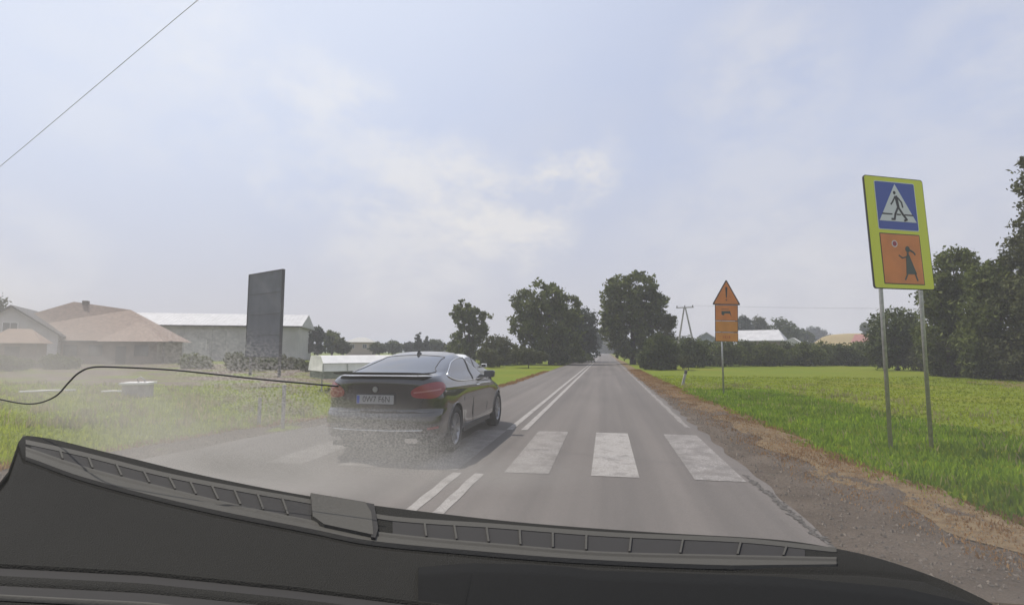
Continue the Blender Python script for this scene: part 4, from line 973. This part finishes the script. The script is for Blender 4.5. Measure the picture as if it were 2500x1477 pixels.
# white estate and its low white trailer standing on the verge behind the black car
wc = P(1106, 858, 19.0)
build_car((wc.x, wc.y - 2.6, -.09), R(-3), 'white car mostly hidden behind the black car, only roof end and mirror showing', m_whitepaint, 'white_car', lod=1)
fc = P(1449, 858, 120)
build_car((fc.x - .2, fc.y + 2, .006), R(180), 'tiny white car coming the other way at the far end of the road', m_whitepaint, 'oncoming_car', lod=1)
tA, tB = P(790, 858, 19.0), P(1060, 858, 21.5); td = tB - tA; tr_ang = math.atan2(td.y, td.x); TL = td.length
trl = empty('covered_trailer', (tA.x, tA.y, -.05), 'long low white covered trailer standing left behind the black car', 'trailer', tr_ang)
m_tarp = mat('white_tarpaulin', (.80, .77, .73), .5, var=.06, scale=3)
mb = MB(); zt3 = CH - 8 * 19.5 / F
mb.add([(0, 0, .82), (TL, 0, .82), (TL, 2.0, .82), (0, 2.0, .82), (0.02, .05, 1.10), (TL, .05, 1.10), (TL, 1.95, 1.10), (0.02, 1.95, 1.10), (0, .35, zt3), (TL, .35, zt3), (TL, 1.65, zt3), (0, 1.65, zt3)],
       [(0, 1, 5, 4), (4, 5, 9, 8), (8, 9, 10, 11), (3, 7, 6, 2), (7, 11, 10, 6), (0, 4, 8, 11, 7, 3), (1, 2, 6, 10, 9, 5), (0, 3, 2, 1)])
mb.out('cover', m_tarp, trl)
MB().box(-.01, TL, -.03, .0, 1.085, 1.115).out('cover_rib', m_steel, trl)
for k in range(6): MB().box(k * TL / 5 - .015, k * TL / 5 + .015, -.02, .04, .8, 1.09).out('lath', m_steel, trl)
MB().box(.05, TL - .05, .05, 1.95, .55, .815).out('chassis', mat('grey_green_board', (.17, .18, .15), .8, var=.2, scale=4), trl)
for x in (TL * .45, TL * .58):
    for y in (.1, 1.9): MB().tube([(x, y - .09, .32), (x, y + .09, .32)], .32, 20).out('wheel', m_tyre, trl)
MB().tube([(.25, 1, 0), (.25, 1, .6)], .03, 6).out('support_leg', m_steel, trl)
# ------------------------------------------------------------------ own car: dashboard, cable, windscreen with painted glare
A_, B_, C_ = P(50, 1075, 1.12), P(2400, 1400, .98), P(1200, 1700, .50)
DN = (B_ - A_).cross(C_ - A_).normalized()
if DN.z < 0: DN = -DN
def M(px, py, h=0.0):
    d = ray(px, py); t = (A_ - EYE).dot(DN) / d.dot(DN)
    return EYE + d * t + DN * h
def dmat(name, c, rough, scale=520, strength=.35):
    m, nt, b = _m(name)
    b.inputs['Base Color'].default_value = (*c, 1); b.inputs['Roughness'].default_value = rough; b.inputs['Specular IOR Level'].default_value = .12
    t = nt.nodes.new('ShaderNodeTexCoord'); vo = nt.nodes.new('ShaderNodeTexVoronoi'); vo.inputs['Scale'].default_value = scale
    nt.links.new(t.outputs['Object'], vo.inputs['Vector']); bumpn(nt, b, vo.outputs['Distance'], strength, .002)
    return m
m_dash = dmat('grained_dashboard_plastic', (.021, .020, .0175), .85, strength=.7)
m_dash2 = dmat('smooth_dashboard_plastic', (.008, .0078, .0072), .8, 500, .1)
m_vent = mat('vent_frame_plastic', (.062, .058, .050), .7, spec=.2, bump=.1, bscale=300)
m_slot = mat('vent_dark', (.018, .016, .0145), .9)
KX = [-120, 20, 45, 60, 100, 250, 500, 760, 1000, 1300, 1600, 1900, 2080, 2250, 2400, 2500]
KE = [1330, 1150, 1078, 1062, 1066, 1100, 1160, 1210, 1243, 1276, 1298, 1316, 1345, 1395, 1460, 1520]
edge = lambda x: float(pchip(KX, KE, x))
s1t = lambda x: float(pchip([60, 75, 200, 400, 600, 750, 960, 1200, 1500, 1800, 2040], [1088, 1091, 1118, 1168, 1207, 1233, 1276, 1293, 1315, 1328, 1352], x))
s1b = lambda x: float(pchip([60, 75, 200, 400, 600, 760, 940, 1200, 1500, 1800, 2040], [1092, 1097, 1139, 1191, 1239, 1272, 1303, 1328, 1350, 1357, 1362], x))
grv = lambda x: float(pchip([20, 60, 200, 500, 760, 900, 1100, 1400, 1700, 2100, 2250], [1112, 1124, 1174, 1250, 1302, 1330, 1350, 1374, 1388, 1398, 1412], x))
fan = [-400, -120, 20] + list(range(45, 2260, 11)) + [2300, 2350, 2400, 2450, 2500]
dash = empty('dashboard', tuple(M(1200, 1450, 0)), 'grey grained car dashboard, solid in place of its reflection, with a long demister vent across the picture bottom', 'dashboard')  # solid mesh stands in for the see-through reflection of the dashboard
DI = Matrix.Translation(-dash.location)
def dmesh(name, rows, xs_, m, parent=dash, smooth=True):
    """rows: list of (function x->py, height)"""
    v, f = [], []; n = len(rows)
    for x in xs_:
        for fy, h in rows: v.append(M(x, fy(x), h) - dash.location)
    for i in range(len(xs_) - 1):
        for k in range(n - 1): a = i * n + k; f.append((a, a + 1, a + n + 1, a + n))
    return mesh(name, v, f, m, parent, smooth)
low = lambda k: (lambda x: k)
dx = [x for x in fan if x >= -120]
EX = lambda x: edge(max(-118, min(2498, x)))
GR = lambda x: max(EX(x) + 16, grv(min(max(x, 22), 2248))) if x > 45 else EX(x) + 18 + .0 * x
mx = lambda f_, d_: (lambda x: max(f_(x) + d_, EX(x) + 20 + d_))
dmesh('top_pad', [(lambda x: EX(x) - 2, -.07), (lambda x: EX(x) - 1, -.004), (lambda x: EX(x) + 1, 0), (lambda x: EX(x) + 6, .002), (lambda x: max(GR(x) - 8, EX(x) + 8), .0), (lambda x: max(GR(x) - 4, EX(x) + 12), -.003), (lambda x: GR(x), -.006), (lambda x: GR(x) + 6, -.001), (lambda x: GR(x) + 12, .001),
                  (lambda x: GR(x) + 60, .001), (lambda x: max(1500, GR(x) + 90), 0), (low(1760), 0)], dx, m_dash)
# vent frame bezel, slots, ribs
vx = [x for x in range(62, 2050, 10)]
LB = lambda x: s1b(min(x, 2035)) + 19 + (max(grv(x) - 6, s1b(min(x, 2035)) + 20) - s1b(min(x, 2035)) - 19) * min(1, max(0, (2050 - x) / 260))
VT = lambda x: s1t(min(max(x, 62), 2035)) - 9
dmesh('vent_bezel', [(lambda x: VT(x) - 5, -.002), (lambda x: VT(x) - 3, .003), (lambda x: s1t(min(x, 2035)) - 1, .003), (lambda x: s1t(min(x, 2035)), -.004)], vx, m_vent, smooth=False)
dmesh('vent_lower_bezel', [(lambda x: s1b(min(x, 2035)), -.004), (lambda x: s1b(min(x, 2035)) + 1, .003), (lambda x: s1b(min(x, 2035)) + 6, .0035), (lambda x: s1b(min(x, 2035)) + 9, .0012), (lambda x: s1b(min(x, 2035)) + 12, .0012), (lambda x: s1b(min(x, 2035)) + 14, .0035),
                           (lambda x: LB(x), .0035), (lambda x: LB(x) + 2, -.002)], vx, m_vent, smooth=False)
for a, c in ((76, 760), (958, 1965)):
    dmesh('vent_slot', [(s1t, .0022), (s1b, .0022)], [a + (c - a) * k / 70 for k in range(71)], m_slot, smooth=False)
ribs = [(146, 152), (215, 225), (283, 296), (350, 364), (412, 427), (463, 478), (516, 532), (571, 586), (628, 642), (688, 702), (1036, 1040), (1108, 1114), (1187, 1192), (1268, 1270), (1349, 1349), (1431, 1430), (1540, 1536), (1667, 1660), (1808, 1800), (1920, 1912)]
for a, c in ribs:
    v = [M(a - 2.5, s1t(a) - 1, .0024), M(a + 2.5, s1t(a) - 1, .0024), M(c + 2.5, s1b(c) + 1, .0024), M(c - 2.5, s1b(c) + 1, .0024), M(a - 2.5, s1t(a) - 1, .0052), M(a + 2.5, s1t(a) - 1, .0052), M(c + 2.5, s1b(c) + 1, .0052), M(c - 2.5, s1b(c) + 1, .0052)]
    mesh('vent_rib', [q - dash.location for q in v], [(4, 5, 6, 7), (0, 3, 2, 1), (0, 1, 5, 4), (1, 2, 6, 5), (2, 3, 7, 6), (3, 0, 4, 7)], m_vent, dash)
def dpoly(name, poly, h0, h1, m, parent=dash):
    n = len(poly); v = [M(x, y, h) - dash.location for h in (h0, h1) for x, y in poly]
    return mesh(name, v, [tuple(range(n))[::-1], tuple(range(n, 2 * n))] + [(i, (i + 1) % n, (i + 1) % n + n, i + n) for i in range(n)], m, parent)
dpoly('vent_cover', [(757, 1214), (890, 1236), (905, 1262), (910, 1318), (790, 1292), (762, 1272)], .0, .0085, m_vent)
dpoly('cover_gap', [(890, 1236), (912, 1240), (922, 1300), (915, 1324), (905, 1322), (905, 1262)], .0, .0076, m_slot)
# nearer pieces at the bottom: trough strips on the left and the smooth pad on the right
strp = lambda d_: (lambda x: float(np.interp(x, [-120, 0, 350, 700, 1100, 1500], [1370, 1384, 1402, 1437, 1486, 1530])) + d_)
sx = [-120 + 40 * k for k in range(41)]
dmesh('trough_lip', [(strp(0), .0012), (strp(2), .006), (strp(5), .006), (strp(8), .0012)], sx, m_dash)
dmesh('trough', [(strp(6), .0022), (strp(34), .0022)], sx, m_slot)
dmesh('trough_edge', [(strp(30), .0012), (strp(32), .005), (strp(47), .004), (strp(52), .0012)], sx, m_dash)
dmesh('trough', [(strp(50), .0022), (strp(78), .0022)], sx, m_slot)
dmesh('trough_lip', [(strp(76), .001), (strp(78), .005), (strp(81), .005), (strp(84), .001)], sx, m_vent)
pt = lambda d_: (lambda x: float(np.interp(x, [600, 820, 1020, 1080, 1150, 1300, 1390, 1440, 1900, 2200, 2420], [1400, 1395, 1392, 1386, 1381, 1384, 1390, 1398, 1413, 1440, 1490])) + d_)
dmesh('airbag_cover', [(pt(0), .001), (pt(1.5), .005), (pt(30), .0055), (low(1500), .005), (low(1560), .004)], [1020 + 20 * k for k in range(69)], m_dash2)
dpoly('cover_seam', [(1148, 1410), (1151, 1410), (1134, 1490), (1130, 1490)], .0045, .0058, m_dash2)

# windscreen: volume slab without glass surface, glare and dash reflection put into its density
GB = (2.20, 1.12 - .78 * .63)                                    # foot of the glass (y, z)
def gz(y): return GB[1] + (GB[0] - y) * .63
gn = Vector((0, .63, 1)).normalized()
def Q(px, py, back=.0):
    d = ray(px, py); o = Vector((0, GB[0], GB[1])); t = (o - EYE).dot(gn) / d.dot(gn)
    return EYE + d * t - gn * back
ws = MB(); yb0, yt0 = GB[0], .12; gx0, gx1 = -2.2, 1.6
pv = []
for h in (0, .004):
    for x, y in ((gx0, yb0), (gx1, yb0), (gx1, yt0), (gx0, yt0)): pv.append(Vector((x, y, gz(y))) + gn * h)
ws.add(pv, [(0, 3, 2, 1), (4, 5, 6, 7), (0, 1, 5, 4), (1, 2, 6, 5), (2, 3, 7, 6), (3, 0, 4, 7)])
m_glare = bpy.data.materials.new('windscreen_glare_volume'); m_glare.use_nodes = True; nt = m_glare.node_tree
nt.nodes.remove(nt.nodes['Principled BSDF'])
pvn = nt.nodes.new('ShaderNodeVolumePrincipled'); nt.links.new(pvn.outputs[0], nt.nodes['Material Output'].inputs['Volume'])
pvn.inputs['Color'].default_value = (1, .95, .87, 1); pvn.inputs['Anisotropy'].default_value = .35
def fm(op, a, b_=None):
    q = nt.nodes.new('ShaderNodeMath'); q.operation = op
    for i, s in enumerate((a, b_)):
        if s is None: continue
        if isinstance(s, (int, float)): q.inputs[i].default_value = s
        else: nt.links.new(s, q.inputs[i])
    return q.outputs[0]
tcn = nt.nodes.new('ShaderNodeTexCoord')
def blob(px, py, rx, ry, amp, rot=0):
    """smooth patch of painted glare and smears on the glass round a point, radii in metres"""
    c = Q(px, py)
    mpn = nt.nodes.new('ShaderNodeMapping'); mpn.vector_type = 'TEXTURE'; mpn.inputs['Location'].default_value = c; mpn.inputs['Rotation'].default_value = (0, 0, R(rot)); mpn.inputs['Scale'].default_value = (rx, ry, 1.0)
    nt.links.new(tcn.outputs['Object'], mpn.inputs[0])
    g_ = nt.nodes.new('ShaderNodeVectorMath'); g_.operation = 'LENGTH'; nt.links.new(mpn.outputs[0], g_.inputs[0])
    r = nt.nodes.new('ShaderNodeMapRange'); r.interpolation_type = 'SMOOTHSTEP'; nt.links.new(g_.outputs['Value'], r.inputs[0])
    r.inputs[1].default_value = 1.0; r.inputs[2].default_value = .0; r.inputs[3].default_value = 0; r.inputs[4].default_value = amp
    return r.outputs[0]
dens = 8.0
soft = None  # soft patches: veiling glare painted as denser volume
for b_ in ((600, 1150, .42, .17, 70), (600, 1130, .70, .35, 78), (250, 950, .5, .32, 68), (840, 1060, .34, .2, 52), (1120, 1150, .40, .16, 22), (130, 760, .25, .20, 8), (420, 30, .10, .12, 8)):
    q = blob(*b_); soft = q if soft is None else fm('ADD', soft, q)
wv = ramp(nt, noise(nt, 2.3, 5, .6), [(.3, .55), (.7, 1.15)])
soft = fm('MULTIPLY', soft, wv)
grain = None  # dashboard grain mirrored in the glass, painted as density noise
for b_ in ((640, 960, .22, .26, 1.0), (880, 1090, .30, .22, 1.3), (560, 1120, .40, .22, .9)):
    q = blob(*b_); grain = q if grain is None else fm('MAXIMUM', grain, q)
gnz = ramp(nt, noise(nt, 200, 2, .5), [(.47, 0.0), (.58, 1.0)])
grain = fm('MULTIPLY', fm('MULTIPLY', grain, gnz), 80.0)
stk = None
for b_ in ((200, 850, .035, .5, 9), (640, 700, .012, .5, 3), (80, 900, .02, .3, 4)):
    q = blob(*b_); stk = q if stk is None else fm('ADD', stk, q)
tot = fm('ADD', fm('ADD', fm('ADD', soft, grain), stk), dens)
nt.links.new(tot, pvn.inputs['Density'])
wso = ws.out('windscreen', m_glare)
tag(wso, 'slanted, slightly smeared car windscreen with painted-in glare of the dashboard at lower left', 'windscreen')
# thin cable along the glass, added in place of a cable's reflection
cpts = [(-40, 962), (0, 970), (60, 981), (100, 979), (140, 962), (170, 930), (195, 906), (230, 892), (300, 892), (420, 898), (520, 908), (640, 921), (760, 932), (828, 938)]
cc_ = [Q(px, py, .004) for px, py in cpts]; fine = []
for i in range(len(cc_) - 1):
    p0, p1, p2, p3 = cc_[max(0, i - 1)], cc_[i], cc_[i + 1], cc_[min(len(cc_) - 1, i + 2)]
    for k in range(8):
        t = k / 8; fine.append(.5 * ((2 * p1) + (-p0 + p2) * t + (2 * p0 - 5 * p1 + 4 * p2 - p3) * t * t + (-p0 + 3 * p1 - 3 * p2 + p3) * t ** 3))
fine.append(cc_[-1])
tag(MB().tube(fine, .0017, 8).out('cable', mat('cable_black', (.02, .02, .022), .5), None, True), 'thin black cable modelled along the windscreen in place of a reflected one', 'cable')
